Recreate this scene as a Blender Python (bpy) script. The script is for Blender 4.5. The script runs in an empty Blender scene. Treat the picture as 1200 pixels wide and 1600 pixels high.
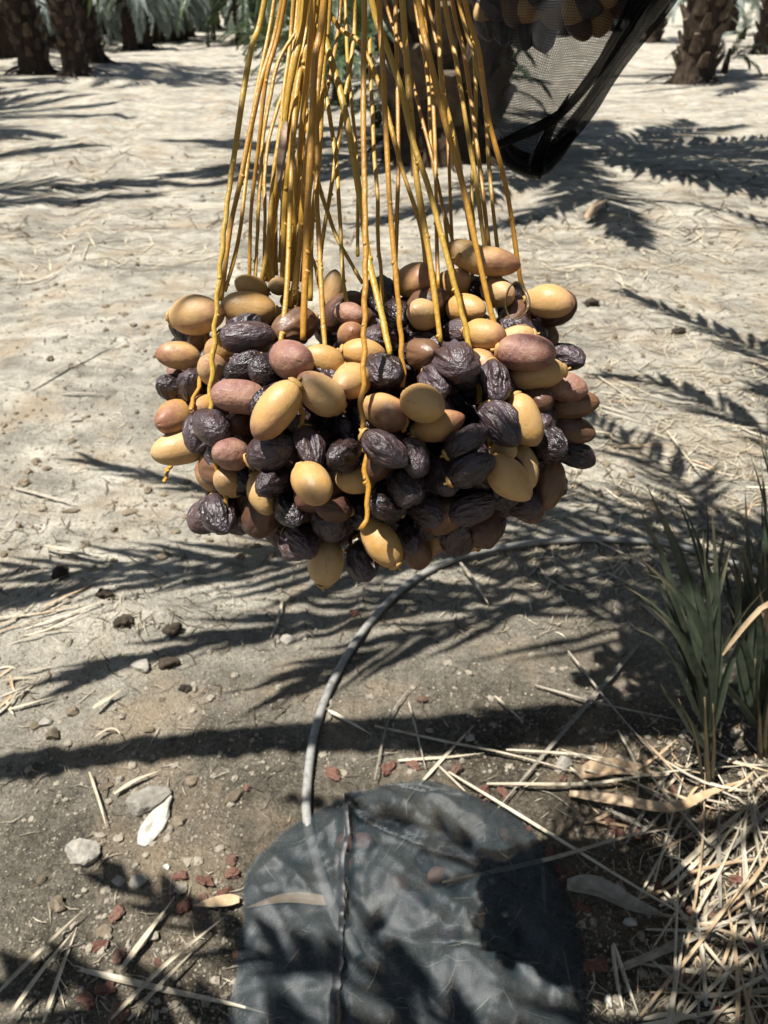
import bpy, math, random
import numpy as np
from mathutils import Vector, Matrix

# ------------------------------------------------------------------ camera, sky, sun, exposure
S = bpy.context.scene
COL = S.collection
CAM_H = 1.25
PITCH = math.radians(33.69)
F = 1200.0                                   # focal length in photo pixels (1200x1600)
cam_d = bpy.data.cameras.new('camera')
cam = bpy.data.objects.new('camera', cam_d)
COL.objects.link(cam)
cam.location = (0, 0, CAM_H)
cam.rotation_euler = (math.pi / 2 - PITCH, 0, 0)
cam_d.sensor_fit = 'VERTICAL'
cam_d.sensor_height = 36
cam_d.sensor_width = 27
cam_d.lens = 27
cam_d.clip_start = 0.02
cam_d.clip_end = 1500
cam_d.dof.use_dof = True
cam_d.dof.focus_distance = 0.60
cam_d.dof.aperture_fstop = 12.0
S.camera = cam

SUN = Vector((-0.325, -0.11, 0.916)).normalized()      # towards the sun
world = bpy.data.worlds.new("World")
S.world = world
world.use_nodes = True
wn = world.node_tree.nodes
bg = wn.get('Background') or wn.new('ShaderNodeBackground')
sky = wn.new('ShaderNodeTexSky')
sky.sky_type = 'NISHITA'
sky.sun_disc = False
sky.sun_elevation = math.asin(SUN.z)
sky.sun_rotation = math.atan2(SUN.x, SUN.y)
world.node_tree.links.new(sky.outputs[0], bg.inputs[0])
bg.inputs[1].default_value = 0.05
sun_d = bpy.data.lights.new('sun', 'SUN')
sun_d.energy = 5.0
sun_d.angle = math.radians(0.45)
sun_d.color = (1.0, 0.968, 0.912)
sun = bpy.data.objects.new('sun', sun_d)
sun.rotation_euler = SUN.to_track_quat('Z', 'Y').to_euler()
sun.location = (-3, -1, 9)
COL.objects.link(sun)
S.view_settings.view_transform = 'Standard'
S.view_settings.look = 'None'
S.view_settings.exposure = 1.0
S.view_settings.gamma = 1.0
S.view_settings.use_curve_mapping = False
S.render.engine = 'CYCLES'
S.cycles.transparent_max_bounces = 12

rnd = random.Random(7)
rng = np.random.default_rng(11)

# ------------------------------------------------------------------ helpers
FWD = np.array([0, math.cos(PITCH), -math.sin(PITCH)])
UP = np.array([0, math.sin(PITCH), math.cos(PITCH)])
RIGHT = np.array([1.0, 0, 0])
CAM = np.array([0, 0, CAM_H])


def ray(px, py):
    return RIGHT * ((px - 600) / F) + UP * ((800 - py) / F) + FWD


def D(px, py, z):
    return CAM + ray(px, py) * z


def PY(px, py, Y):
    r = ray(px, py)
    return CAM + r * (Y / r[1])


def G0(px, py, h=0.0):
    r = ray(px, py)
    return CAM + r * ((h - CAM_H) / r[2])


def hash3(ix, iy, iz):
    n = (ix.astype(np.int64) * 374761393 + iy.astype(np.int64) * 668265263 + iz.astype(np.int64) * 2147483647) & 0xffffffff
    n = ((n ^ (n >> 13)) * 1274126177) & 0xffffffff
    n = (n ^ (n >> 16)) & 0xffffffff
    return n / 4294967295.0


def vnoise(x, y, z):
    x = np.asarray(x, float); y = np.asarray(y, float); z = np.asarray(z, float)
    x, y, z = np.broadcast_arrays(x, y, z)
    ix, iy, iz = np.floor(x), np.floor(y), np.floor(z)
    fx, fy, fz = x - ix, y - iy, z - iz
    u, v, w = [f * f * (3 - 2 * f) for f in (fx, fy, fz)]
    def h(a, b, c): return hash3(ix + a, iy + b, iz + c)
    c00 = h(0, 0, 0) * (1 - u) + h(1, 0, 0) * u
    c10 = h(0, 1, 0) * (1 - u) + h(1, 1, 0) * u
    c01 = h(0, 0, 1) * (1 - u) + h(1, 0, 1) * u
    c11 = h(0, 1, 1) * (1 - u) + h(1, 1, 1) * u
    return (c00 * (1 - v) + c10 * v) * (1 - w) + (c01 * (1 - v) + c11 * v) * w - 0.5


_fr = random.Random(77)
PRINTS = [(_fr.uniform(-2.6, 2.4), _fr.uniform(1.3, 6.5), _fr.uniform(-0.7, 0.7) + 1.57) for _ in range(34)]
_l0 = G0(250, 420); _l1 = G0(332, 60)
_ld = (_l1 - _l0)[:2] / np.linalg.norm((_l1 - _l0)[:2])
LANE = (_l0[0], _l0[1], _ld[0], _ld[1])
MOUNDS = []       # (x, y, radius, height)


def ground_z(x, y):
    x = np.asarray(x, float); y = np.asarray(y, float)
    d = np.sqrt(x * x + (y - 0.6) ** 2)
    z = 0.035 * vnoise(x * 1.3, y * 1.3, 3.1)
    z = z + 0.02 * vnoise(x * 4.1, y * 4.1, 7.7) + 0.012 * vnoise(x * 10, y * 10, 1.7)
    near = np.clip(1.6 - d * 0.22, 0.0, 1.0)
    z = z + near * (0.011 * vnoise(x * 24, y * 24, 5.5) + 0.011 * np.maximum(vnoise(x * 46, y * 46, 9.5), -0.05) + 0.006 * np.maximum(vnoise(x * 85, y * 85, 12.5), 0))
    for fx, fy, fa in PRINTS:
        u = (x - fx) * math.cos(fa) + (y - fy) * math.sin(fa); w = -(x - fx) * math.sin(fa) + (y - fy) * math.cos(fa)
        q = np.sqrt((u / 0.15) ** 2 + (w / 0.055) ** 2)
        z = z - 0.014 * np.exp(-q ** 4) + 0.006 * np.exp(-((q - 1.25) / 0.25) ** 2)
    for off in (-0.75, 0.75):
        w = (x - LANE[0]) * LANE[3] - (y - LANE[1]) * LANE[2] + off + 0.25 * vnoise(y * 0.25, off, 4.0)
        k = np.clip((y - 2.5) / 2, 0, 1)
        z = z + k * (-0.040 * np.exp(-(w / 0.15) ** 4) + 0.022 * np.exp(-((np.abs(w) - 0.24) / 0.10) ** 2)) * (0.8 + 0.8 * vnoise(x * 2.1, y * 2.1, 15.0))
    far = np.clip((d - 3) / 12, 0, 1)
    z = z + far * (0.18 * vnoise(x * 0.35, y * 0.5, 2.2) + 0.12 * vnoise(x * 0.8, y * 1.6, 4.4)) + np.clip((d - 1.5) / 4, 0, 1) * (0.05 * vnoise(x * 1.1 + 2 * vnoise(x * 0.7, y * 0.7, 1.0), y * 2.3, 6.4) + 0.022 * vnoise(x * 4, y * 6, 8.4) + 0.012 * vnoise(x * 9, y * 11, 3.4))
    for mx, my, mr, mh in MOUNDS:
        z = z + mh * np.exp(-((x - mx) ** 2 + (y - my) ** 2) / (mr * mr))
    return z


def G(px, py, lift=0.0):
    p = G0(px, py)
    for _ in range(3):
        p = G0(px, py, float(ground_z(p[0], p[1])))
    p[2] += lift
    return p


def link(ob, parent=None):
    COL.objects.link(ob)
    if parent is not None:
        ob.parent = parent
    return ob


def mesh(name, verts, faces, mat=None, smooth=True, uvs=None):
    me = bpy.data.meshes.new(name)
    me.from_pydata([tuple(map(float, v)) for v in verts], [], [tuple(map(int, f)) for f in faces])
    if smooth:
        me.polygons.foreach_set('use_smooth', [True] * len(me.polygons))
    if uvs is not None:
        uv = me.uv_layers.new(name='UVMap')
        li = np.zeros(len(me.loops), int)
        me.loops.foreach_get('vertex_index', li)
        uv.data.foreach_set('uv', np.asarray(uvs, float)[li].ravel())
    if mat is not None:
        me.materials.append(mat)
    me.update()
    return me


def obj(name, me, parent=None, loc=None):
    o = bpy.data.objects.new(name, me)
    if loc is not None:
        o.location = tuple(map(float, loc))
    return link(o, parent)


def thing(name, label, cat, loc=(0, 0, 0), group=None):
    o = bpy.data.objects.new(name, None)
    o.empty_display_size = 0.05
    o.location = tuple(map(float, loc))
    link(o)
    return tag(o, label, cat, group)


def tag(o, label, cat, group=None):
    o['label'] = label
    o['category'] = cat
    if group:
        o['group'] = group
    return o


class MB:
    """collects vertices and faces for one mesh"""
    def __init__(self):
        self.v = []; self.f = []; self.uv = []

    def add(self, verts, faces, uv=None):
        b = len(self.v)
        self.v.extend(verts)
        self.f.extend([tuple(i + b for i in f) for f in faces])
        self.uv.extend(uv if uv is not None else [(0, 0)] * len(verts))

    def build(self, name, mat, smooth=True):
        return mesh(name, self.v, self.f, mat, smooth, self.uv)


def smooth_path(pts, n):
    """Catmull-Rom through pts, n samples"""
    P = np.asarray(pts, float)
    if len(P) == 2:
        t = np.linspace(0, 1, n)[:, None]
        return P[0] * (1 - t) + P[1] * t
    Q = np.vstack([2 * P[0] - P[1], P, 2 * P[-1] - P[-2]])
    seg = np.linalg.norm(np.diff(P, axis=0), axis=1)
    cum = np.concatenate([[0], np.cumsum(seg)])
    out = []
    for s in np.linspace(0, cum[-1], n):
        i = min(np.searchsorted(cum, s, side='right') - 1, len(P) - 2)
        t = (s - cum[i]) / max(seg[i], 1e-9)
        a, b, c, d = Q[i], Q[i + 1], Q[i + 2], Q[i + 3]
        out.append(0.5 * (2 * b + (c - a) * t + (2 * a - 5 * b + 4 * c - d) * t * t + (3 * b - a - 3 * c + d) * t ** 3))
    return np.array(out)


def frames(path):
    T = np.gradient(path, axis=0)
    T /= np.linalg.norm(T, axis=1)[:, None] + 1e-12
    n = np.cross(T[0], [0, 0, 1.0])
    if np.linalg.norm(n) < 1e-3:
        n = np.array([1.0, 0, 0])
    n /= np.linalg.norm(n)
    N = []
    for t in T:
        n = n - t * np.dot(n, t)
        n = n / (np.linalg.norm(n) + 1e-12)
        N.append(n)
    N = np.array(N)
    return T, N, np.cross(T, N)


def tube(mb, path, radii, sides=8, flat=1.0, cap=True):
    path = np.asarray(path, float)
    T, N, B = frames(path)
    radii = np.broadcast_to(radii, (len(path),))
    vs = []; uv = []
    for i, p in enumerate(path):
        for k in range(sides):
            a = 2 * math.pi * k / sides
            vs.append(p + radii[i] * (math.cos(a) * N[i] + flat * math.sin(a) * B[i]))
            uv.append((k / sides, i / len(path)))
    fs = []
    for i in range(len(path) - 1):
        for k in range(sides):
            k2 = (k + 1) % sides
            fs.append((i * sides + k, i * sides + k2, (i + 1) * sides + k2, (i + 1) * sides + k))
    if cap:
        fs.append(tuple(range(sides - 1, -1, -1)))
        fs.append(tuple(range((len(path) - 1) * sides, len(path) * sides)))
    mb.add(vs, fs, uv)


def ribbon(mb, path, widths, fold=0.35, up=(0, 0, 1.0), twist=0.0, thick=0.0):
    """folded blade: left edge, midrib, right edge"""
    path = np.asarray(path, float)
    T = np.gradient(path, axis=0)
    T /= np.linalg.norm(T, axis=1)[:, None] + 1e-12
    n = len(path)
    widths = np.broadcast_to(widths, (n,))
    ups = np.broadcast_to(np.asarray(up, float), (n, 3))
    vs = []; uv = []
    for i in range(n):
        s = np.cross(T[i], ups[i])
        s /= np.linalg.norm(s) + 1e-9
        u = np.cross(s, T[i])
        a = twist * i / max(n - 1, 1)
        s, u = s * math.cos(a) + u * math.sin(a), u * math.cos(a) - s * math.sin(a)
        w = widths[i] / 2
        vs += [path[i] - s * w + u * w * fold, path[i], path[i] + s * w + u * w * fold]
        uv += [(0, i / n), (0.5, i / n), (1, i / n)]
    fs = []
    for i in range(n - 1):
        a = i * 3; b = a + 3
        fs += [(a, a + 1, b + 1, b), (a + 1, a + 2, b + 2, b + 1)]
    mb.add(vs, fs, uv)


def blade_width(n, w, base=0.5, tip=0.03, peak=0.3):
    t = np.linspace(0, 1, n)
    return w * np.where(t < peak, base + (1 - base) * np.sin(t / peak * math.pi / 2), tip + (1 - tip) * np.cos((t - peak) / (1 - peak) * math.pi / 2) ** 0.9)


def icosphere(sub):
    t = (1 + 5 ** 0.5) / 2
    v = [(-1, t, 0), (1, t, 0), (-1, -t, 0), (1, -t, 0), (0, -1, t), (0, 1, t), (0, -1, -t), (0, 1, -t), (t, 0, -1), (t, 0, 1), (-t, 0, -1), (-t, 0, 1)]
    v = [np.array(p) / np.linalg.norm(p) for p in v]
    f = [(0, 11, 5), (0, 5, 1), (0, 1, 7), (0, 7, 10), (0, 10, 11), (1, 5, 9), (5, 11, 4), (11, 10, 2), (10, 7, 6), (7, 1, 8), (3, 9, 4), (3, 4, 2), (3, 2, 6), (3, 6, 8), (3, 8, 9), (4, 9, 5), (2, 4, 11), (6, 2, 10), (8, 6, 7), (9, 8, 1)]
    for _ in range(sub):
        cache = {}; nf = []
        def mid(a, b):
            k = (min(a, b), max(a, b))
            if k not in cache:
                m = v[a] + v[b]
                v.append(m / np.linalg.norm(m)); cache[k] = len(v) - 1
            return cache[k]
        for a, b, c in f:
            ab, bc, ca = mid(a, b), mid(b, c), mid(c, a)
            nf += [(a, ab, ca), (b, bc, ab), (c, ca, bc), (ab, bc, ca)]
        f = nf
    return np.array(v), np.array(f)


# ------------------------------------------------------------------ materials
class NT:
    def __init__(self, name):
        self.m = bpy.data.materials.new(name)
        self.m.use_nodes = True
        self.t = self.m.node_tree
        self.t.nodes.clear()
        self.out = self.n('ShaderNodeOutputMaterial')

    def n(self, typ, **kw):
        nd = self.t.nodes.new(typ)
        for k, v in kw.items():
            if k in nd.inputs.keys():
                self.set(nd.inputs[k], v)
            else:
                setattr(nd, k, v)
        return nd

    def set(self, inp, v):
        if hasattr(v, 'is_output'):
            self.t.links.new(v, inp)
        else:
            if isinstance(v, tuple) and len(v) == 3 and inp.type == 'RGBA':
                v = v + (1.0,)
            inp.default_value = v

    def noise(self, vec, scale, detail=4, rough=0.55, out='Fac'):
        nd = self.n('ShaderNodeTexNoise')
        self.set(nd.inputs['Vector'], vec)
        nd.inputs['Scale'].default_value = scale
        nd.inputs['Detail'].default_value = detail
        nd.inputs['Roughness'].default_value = rough
        return nd.outputs[out]

    def ramp(self, fac, stops):
        nd = self.n('ShaderNodeValToRGB')
        self.set(nd.inputs[0], fac)
        e = nd.color_ramp.elements
        while len(e) < len(stops):
            e.new(0.5)
        for el, (p, c) in zip(e, stops):
            el.position = p
            el.color = (c, c, c, 1) if not isinstance(c, tuple) else c + (1,)
        return nd.outputs[0]

    def mix(self, fac, a, b, blend='MIX'):
        nd = self.n('ShaderNodeMix', data_type='RGBA', blend_type=blend)
        self.set(nd.inputs[0], fac); self.set(nd.inputs[6], a); self.set(nd.inputs[7], b)
        return nd.outputs[2]

    def math(self, op, a, b=0.0, clamp=False):
        nd = self.n('ShaderNodeMath', operation=op, use_clamp=clamp)
        self.set(nd.inputs[0], a); self.set(nd.inputs[1], b)
        return nd.outputs[0]

    def bump(self, h, strength, dist, normal=None):
        nd = self.n('ShaderNodeBump')
        nd.inputs['Strength'].default_value = strength
        nd.inputs['Distance'].default_value = dist
        self.set(nd.inputs['Height'], h)
        if normal is not None:
            self.set(nd.inputs['Normal'], normal)
        return nd.outputs[0]

    def principled(self, color, rough=0.6, spec=0.4, normal=None, **kw):
        p = self.n('ShaderNodeBsdfPrincipled')
        self.set(p.inputs['Base Color'], color)
        self.set(p.inputs['Roughness'], rough)
        self.set(p.inputs['Specular IOR Level'], spec)
        if normal is not None:
            self.set(p.inputs['Normal'], normal)
        for k, v in kw.items():
            self.set(p.inputs[k], v)
        return p.outputs[0]

    def done(self, sh):
        self.t.links.new(sh, self.out.inputs[0])
        return self.m

    def coord(self, which='Object'):
        return self.n('ShaderNodeTexCoord').outputs[which]

    def rand(self):
        return self.n('ShaderNodeObjectInfo').outputs['Random']

    def scaled(self, vec, s):
        nd = self.n('ShaderNodeMapping')
        self.set(nd.inputs['Vector'], vec)
        nd.inputs['Scale'].default_value = s
        return nd.outputs[0]


def mat_ground():
    n = NT('ground_soil')
    co = n.coord()
    sep = n.n('ShaderNodeSeparateXYZ'); n.set(sep.inputs[0], co)
    # watered brown basin near the palm, dusty pale track beyond it
    dx = n.math('MULTIPLY', n.math('SUBTRACT', sep.outputs[0], 0.75), 0.62)
    dy = n.math('SUBTRACT', sep.outputs[1], 0.35)
    dist = n.math('SQRT', n.math('ADD', n.math('MULTIPLY', dx, dx), n.math('MULTIPLY', dy, dy)))
    edge = n.noise(co, 1.7, 5, 0.6)
    zone = n.ramp(n.math('ADD', n.math('MULTIPLY', dist, 0.5), n.math('MULTIPLY', n.math('SUBTRACT', edge, 0.5), 0.45)), [(0.36, 0.0), (0.74, 1.0)])
    n1 = n.noise(co, 9, 8, 0.65)
    n2 = n.noise(co, 90, 6, 0.7)
    n3 = n.noise(co, 330, 3, 0.75)
    soil = n.ramp(n2, [(0.28, (0.043, 0.035, 0.024)), (0.5, (0.110, 0.092, 0.067)), (0.72, (0.235, 0.205, 0.157))])
    sand = n.ramp(n2, [(0.25, (0.325, 0.288, 0.222)), (0.5, (0.485, 0.447, 0.365)), (0.75, (0.585, 0.548, 0.46))])
    base = n.mix(zone, soil, sand)
    n0 = n.noise(co, 1.9, 7, 0.68)
    blot = n.mix(1.0, n.ramp(n1, [(0.3, 0.62), (0.62, 1.12)]), n.ramp(n0, [(0.36, 0.64), (0.58, 1.10)]), 'MULTIPLY')
    base = n.mix(1.0, base, blot, 'MULTIPLY')
    # sideways streaks in the dust, darkened to imitate far cast shadows
    st = n.noise(n.scaled(co, (1.0, 5.5, 1.0)), 1.6, 6, 0.65)
    streak = n.ramp(st, [(0.36, 0.62), (0.58, 1.06)])
    base = n.mix(n.math('MULTIPLY', zone, 0.8), base, n.mix(1.0, base, streak, 'MULTIPLY'))
    # ochre patches and dark crumbs
    och = n.ramp(n.noise(co, 3.3, 5, 0.6), [(0.50, 0.0), (0.68, 0.6)])
    base = n.mix(och, base, (0.38, 0.285, 0.18))
    crumb = n.ramp(n.noise(co, 37, 3, 0.5), [(0.66, 0.0), (0.72, 0.75)])
    base = n.mix(crumb, base, (0.10, 0.075, 0.05))
    grit = n.ramp(n3, [(0.60, 0.0), (0.68, 0.55)])
    base = n.mix(grit, base, (0.50, 0.45, 0.37))
    vor = n.n('ShaderNodeTexVoronoi'); n.set(vor.inputs['Vector'], co); vor.inputs['Scale'].default_value = 160
    h = n.math('ADD', n.math('MULTIPLY', n2, 0.7), n.math('ADD', n.math('MULTIPLY', n3, 0.3), n.math('MULTIPLY', vor.outputs['Distance'], -0.35)))
    nb = n.bump(h, 1.0, 0.016)
    nb2 = n.bump(n.noise(co, 22, 6, 0.65), 0.6, 0.03, nb)
    return n.done(n.principled(base, 0.95, 0.12, nb2))


def mat_yellow():
    n = NT('date_skin_yellow')
    co = n.coord(); r = n.rand()
    r2 = n.math('FRACT', n.math('MULTIPLY', r, 17.31)); r3 = n.math('FRACT', n.math('MULTIPLY', r, 91.7))
    base = n.ramp(r2, [(0.0, (0.42, 0.22, 0.056)), (0.45, (0.46, 0.275, 0.098)), (1.0, (0.47, 0.31, 0.148))])
    sep = n.n('ShaderNodeSeparateXYZ'); n.set(sep.inputs[0], co)
    mot = n.ramp(n.noise(co, 60, 6, 0.65), [(0.38, 0.0), (0.7, 0.6)])
    base = n.mix(mot, base, (0.50, 0.355, 0.19))
    gold = n.ramp(n.noise(co, 30, 3), [(0.5, 0.0), (0.72, 0.55)])
    base = n.mix(gold, base, (0.38, 0.17, 0.035))
    # pink brown blush, more on some fruits than on others, strongest at the ripe tip (local +X end)
    t = n.math('ADD', n.math('MULTIPLY', sep.outputs[0], 20.0), n.math('MULTIPLY', n.math('SUBTRACT', n.noise(co, 65, 5, 0.6), 0.5), 1.5))
    t = n.math('ADD', t, n.math('MULTIPLY', n.math('SUBTRACT', r3, 0.62), 0.95))
    base = n.mix(n.ramp(t, [(0.10, 0.0), (0.55, 0.62)]), base, (0.29, 0.145, 0.088))
    base = n.mix(n.ramp(t, [(0.45, 0.0), (0.80, 0.75)]), base, (0.19, 0.075, 0.045))
    sp = n.ramp(n.noise(co, 480, 2), [(0.64, 0.0), (0.72, 0.55)])
    base = n.mix(sp, base, (0.27, 0.145, 0.06))
    scar = n.ramp(n.noise(n.scaled(co, (0.4, 1, 1)), 110, 2), [(0.70, 0.0), (0.73, 0.5)])
    base = n.mix(scar, base, (0.23, 0.13, 0.07))
    nb = n.bump(n.noise(co, 260, 5, 0.6), 0.22, 0.002)
    nb = n.bump(n.noise(n.scaled(co, (0.4, 1, 1)), 90, 3), 0.14, 0.004, nb)
    sh = n.principled(base, n.ramp(n.noise(co, 120, 5), [(0.3, 0.38), (0.7, 0.62)]), 0.42, nb, **{'Subsurface Weight': 0.1, 'Subsurface Scale': 0.004, 'Subsurface Radius': (1.0, 0.5, 0.2)})
    return n.done(sh)


def mat_pink():
    n = NT('date_skin_half_ripe')
    co = n.coord(); r = n.rand()
    base = n.ramp(r, [(0.0, (0.16, 0.058, 0.048)), (0.5, (0.21, 0.088, 0.070)), (1.0, (0.13, 0.052, 0.050))])
    pat = n.ramp(n.noise(co, 40, 6, 0.6), [(0.40, 0.0), (0.62, 0.9)])
    base = n.mix(pat, base, (0.34, 0.185, 0.115))
    bloom = n.ramp(n.noise(co, 130, 6, 0.7), [(0.38, 0.0), (0.78, 0.5)])
    base = n.mix(bloom, base, (0.29, 0.20, 0.17))
    sp = n.ramp(n.noise(co, 500, 2), [(0.62, 0.0), (0.72, 0.5)])
    base = n.mix(sp, base, (0.40, 0.30, 0.25))
    nb = n.bump(n.noise(co, 150, 6, 0.65), 0.45, 0.004)
    return n.done(n.principled(base, n.ramp(n.noise(co, 110, 4), [(0.3, 0.40), (0.7, 0.66)]), 0.4, nb))


def mat_dark():
    n = NT('date_skin_ripe')
    co = n.coord(); r = n.rand()
    base = n.ramp(r, [(0.0, (0.010, 0.006, 0.006)), (0.35, (0.017, 0.009, 0.008)), (0.7, (0.034, 0.015, 0.010)), (1.0, (0.070, 0.029, 0.015))])
    red = n.ramp(n.noise(co, 45, 3), [(0.5, 0.0), (0.72, 0.6)])
    base = n.mix(red, base, (0.060, 0.020, 0.014))
    f = n.math('ADD', n.noise(co, 75, 7, 0.72), n.math('MULTIPLY', n.math('SUBTRACT', r, 0.5), 0.22))
    bloom = n.ramp(f, [(0.38, 0.0), (0.68, 0.75)])
    base = n.mix(bloom, base, (0.074, 0.059, 0.074))
    dust = n.ramp(n.noise(co, 620, 2), [(0.62, 0.0), (0.72, 0.5)])
    base = n.mix(dust, base, (0.15, 0.12, 0.11))
    nb = n.bump(n.noise(co, 420, 4, 0.6), 0.3, 0.003)
    w1 = n.math('ABSOLUTE', n.math('SUBTRACT', n.noise(n.scaled(co, (0.3, 1, 1)), 150, 3, 0.5), 0.5))
    nb = n.bump(n.ramp(w1, [(0.0, 1.0), (0.11, 0.0)]), 0.38, 0.003, nb)
    return n.done(n.principled(base, n.ramp(f, [(0.3, 0.25), (0.66, 0.46)]), 0.6, nb))


def mat_brown():
    n = NT('date_skin_brown')
    co = n.coord(); r = n.rand()
    base = n.ramp(r, [(0.0, (0.085, 0.036, 0.022)), (1.0, (0.16, 0.082, 0.040))])
    pat = n.ramp(n.noise(co, 40, 4), [(0.42, 0.0), (0.7, 0.6)])
    base = n.mix(pat, base, (0.06, 0.035, 0.035))
    nb = n.bump(n.noise(co, 160, 4), 0.25, 0.003)
    return n.done(n.principled(base, 0.42, 0.45, nb))


def mat_simple(name, c1, c2, scale, rough=0.7, spec=0.3, bump=0.3, bdist=0.004, c3=None, rand=False, stretch=None):
    n = NT(name)
    co = n.coord()
    v = n.scaled(co, stretch) if stretch else co
    f = n.noise(v, scale, 6, 0.62)
    stops = [(0.3, c1), (0.7, c2)] if c3 is None else [(0.25, c1), (0.5, c2), (0.75, c3)]
    base = n.ramp(f, stops)
    if rand:
        base = n.mix(1.0, base, n.ramp(n.rand(), [(0.0, 0.68), (1.0, 1.18)]), 'MULTIPLY')
    return n.done(n.principled(base, rough, spec, n.bump(f, bump, bdist)))


def mat_strand():
    n = NT('strand_skin')
    co = n.coord(); r = n.rand()
    base = n.ramp(r, [(0.0, (0.38, 0.175, 0.018)), (0.35, (0.42, 0.225, 0.026)), (0.7, (0.41, 0.265, 0.036)), (1.0, (0.33, 0.145, 0.018))])
    f = n.noise(n.scaled(co, (1, 1, 0.06)), 420, 5)
    base = n.mix(n.ramp(f, [(0.35, 0.0), (0.75, 0.45)]), base, (0.33, 0.175, 0.03))
    sp = n.ramp(n.noise(co, 70, 3), [(0.66, 0.0), (0.76, 0.5)])
    base = n.mix(sp, base, (0.20, 0.09, 0.03))
    dk = n.ramp(n.noise(co, 260, 3), [(0.62, 0.0), (0.70, 0.6)])
    base = n.mix(dk, base, (0.16, 0.075, 0.03))
    return n.done(n.principled(base, 0.40, 0.5, n.bump(f, 0.4, 0.002)))


def mat_leaf(name, a, b, rough=0.45, spec=0.45, trans=0.25, scale=6):
    n = NT(name)
    co = n.coord()
    f = n.noise(co, scale, 4)
    base = n.ramp(f, [(0.3, a), (0.7, b)])
    base = n.mix(1.0, base, n.ramp(n.rand(), [(0.0, 0.75), (1.0, 1.2)]), 'MULTIPLY')
    p = n.principled(base, rough, spec)
    t = n.n('ShaderNodeBsdfTranslucent'); n.set(t.inputs[0], n.mix(0.5, base, (0.12, 0.16, 0.03)))
    m = n.n('ShaderNodeMixShader'); m.inputs[0].default_value = trans
    n.t.links.new(p, m.inputs[1]); n.t.links.new(t.outputs[0], m.inputs[2])
    return n.done(m.outputs[0])


def mat_net(name, col, dens, period_u, period_v, rough=0.5, spec=0.4, dust=None, contrast=0.5):
    """woven shade net: threads in UV, holes between them"""
    n = NT(name)
    uv = n.coord('UV')
    sep = n.n('ShaderNodeSeparateXYZ'); n.set(sep.inputs[0], uv)
    def wave(s, per):
        return n.math('ABSOLUTE', n.math('SINE', n.math('MULTIPLY', s, per * math.pi)))
    wu = wave(sep.outputs[0], period_u); wv = wave(sep.outputs[1], period_v)
    thr = n.math('MAXIMUM', wu, wv)
    weave = n.ramp(thr, [(0.55, 0.0), (0.97, 1.0)])
    big = n.noise(uv, 5, 4)
    fac = n.math('ADD', n.math('MULTIPLY', weave, contrast), n.math('ADD', dens - contrast / 2, n.math('MULTIPLY', n.math('SUBTRACT', big, 0.5), 0.25)), clamp=True)
    c = n.mix(n.ramp(n.noise(uv, 14, 5), [(0.4, 0.0), (0.75, 0.55)]), col, dust or col)
    p = n.principled(c, rough, spec, n.bump(thr, 0.3, 0.002))
    tr = n.n('ShaderNodeBsdfTransparent')
    m = n.n('ShaderNodeMixShader')
    n.set(m.inputs[0], fac)
    n.t.links.new(tr.outputs[0], m.inputs[1]); n.t.links.new(p, m.inputs[2])
    return n.done(m.outputs[0])


M_GROUND = mat_ground()
M_Y, M_P, M_D, M_B = mat_yellow(), mat_pink(), mat_dark(), mat_brown()
M_STRAND = mat_strand()
M_CALYX = mat_simple('calyx', (0.34, 0.19, 0.06), (0.50, 0.31, 0.11), 300, 0.6, 0.3, 0.3, 0.001)
M_STRAW = mat_simple('dry_leaflet', (0.27, 0.22, 0.145), (0.56, 0.50, 0.38), 30, 0.55, 0.35, 0.2, 0.002, rand=True)
M_STRAWGREY = mat_simple('weathered_stalk', (0.20, 0.17, 0.13), (0.40, 0.36, 0.29), 60, 0.7, 0.3, 0.3, 0.002, rand=True)
M_DRYLEAF = mat_simple('dry_leaf_tan', (0.30, 0.19, 0.10), (0.52, 0.40, 0.26), 25, 0.6, 0.3, 0.4, 0.003, rand=True)
M_STONE = mat_simple('stone', (0.20, 0.18, 0.15), (0.38, 0.35, 0.30), 45, 0.9, 0.2, 0.8, 0.006, rand=True)
M_PEBBLE = mat_simple('pebble', (0.06, 0.048, 0.034), (0.27, 0.238, 0.185), 60, 0.9, 0.2, 0.4, 0.003, c3=(0.16, 0.133, 0.098))
M_TWIG = mat_simple('dark_twig', (0.04, 0.03, 0.02), (0.14, 0.105, 0.07), 40, 0.8, 0.2, 0.2, 0.002)
M_CLOD = mat_simple('soil_clod', (0.10, 0.08, 0.055), (0.21, 0.17, 0.12), 80, 0.95, 0.1, 0.8, 0.004, rand=True)
M_DARKCLOD = mat_simple('dark_clod', (0.025, 0.02, 0.016), (0.07, 0.055, 0.04), 80, 0.95, 0.1, 0.8, 0.004, rand=True)
M_RED = None


def mat_red():
    n = NT('dried_red_date')
    co = n.coord(); r = n.rand()
    f = n.noise(co, 3.2, 6, 0.65)
    base = n.ramp(r, [(0.0, (0.10, 0.032, 0.022)), (0.4, (0.17, 0.068, 0.045)), (0.75, (0.22, 0.115, 0.08)), (1.0, (0.11, 0.06, 0.04))])
    base = n.mix(n.ramp(f, [(0.42, 0.0), (0.68, 0.7)]), base, (0.27, 0.19, 0.14))
    base = n.mix(n.ramp(n.noise(co, 2.1, 4), [(0.55, 0.0), (0.7, 0.6)]), base, (0.05, 0.018, 0.013))
    return n.done(n.principled(base, 0.6, 0.35, n.bump(f, 0.6, 0.08)))


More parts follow.
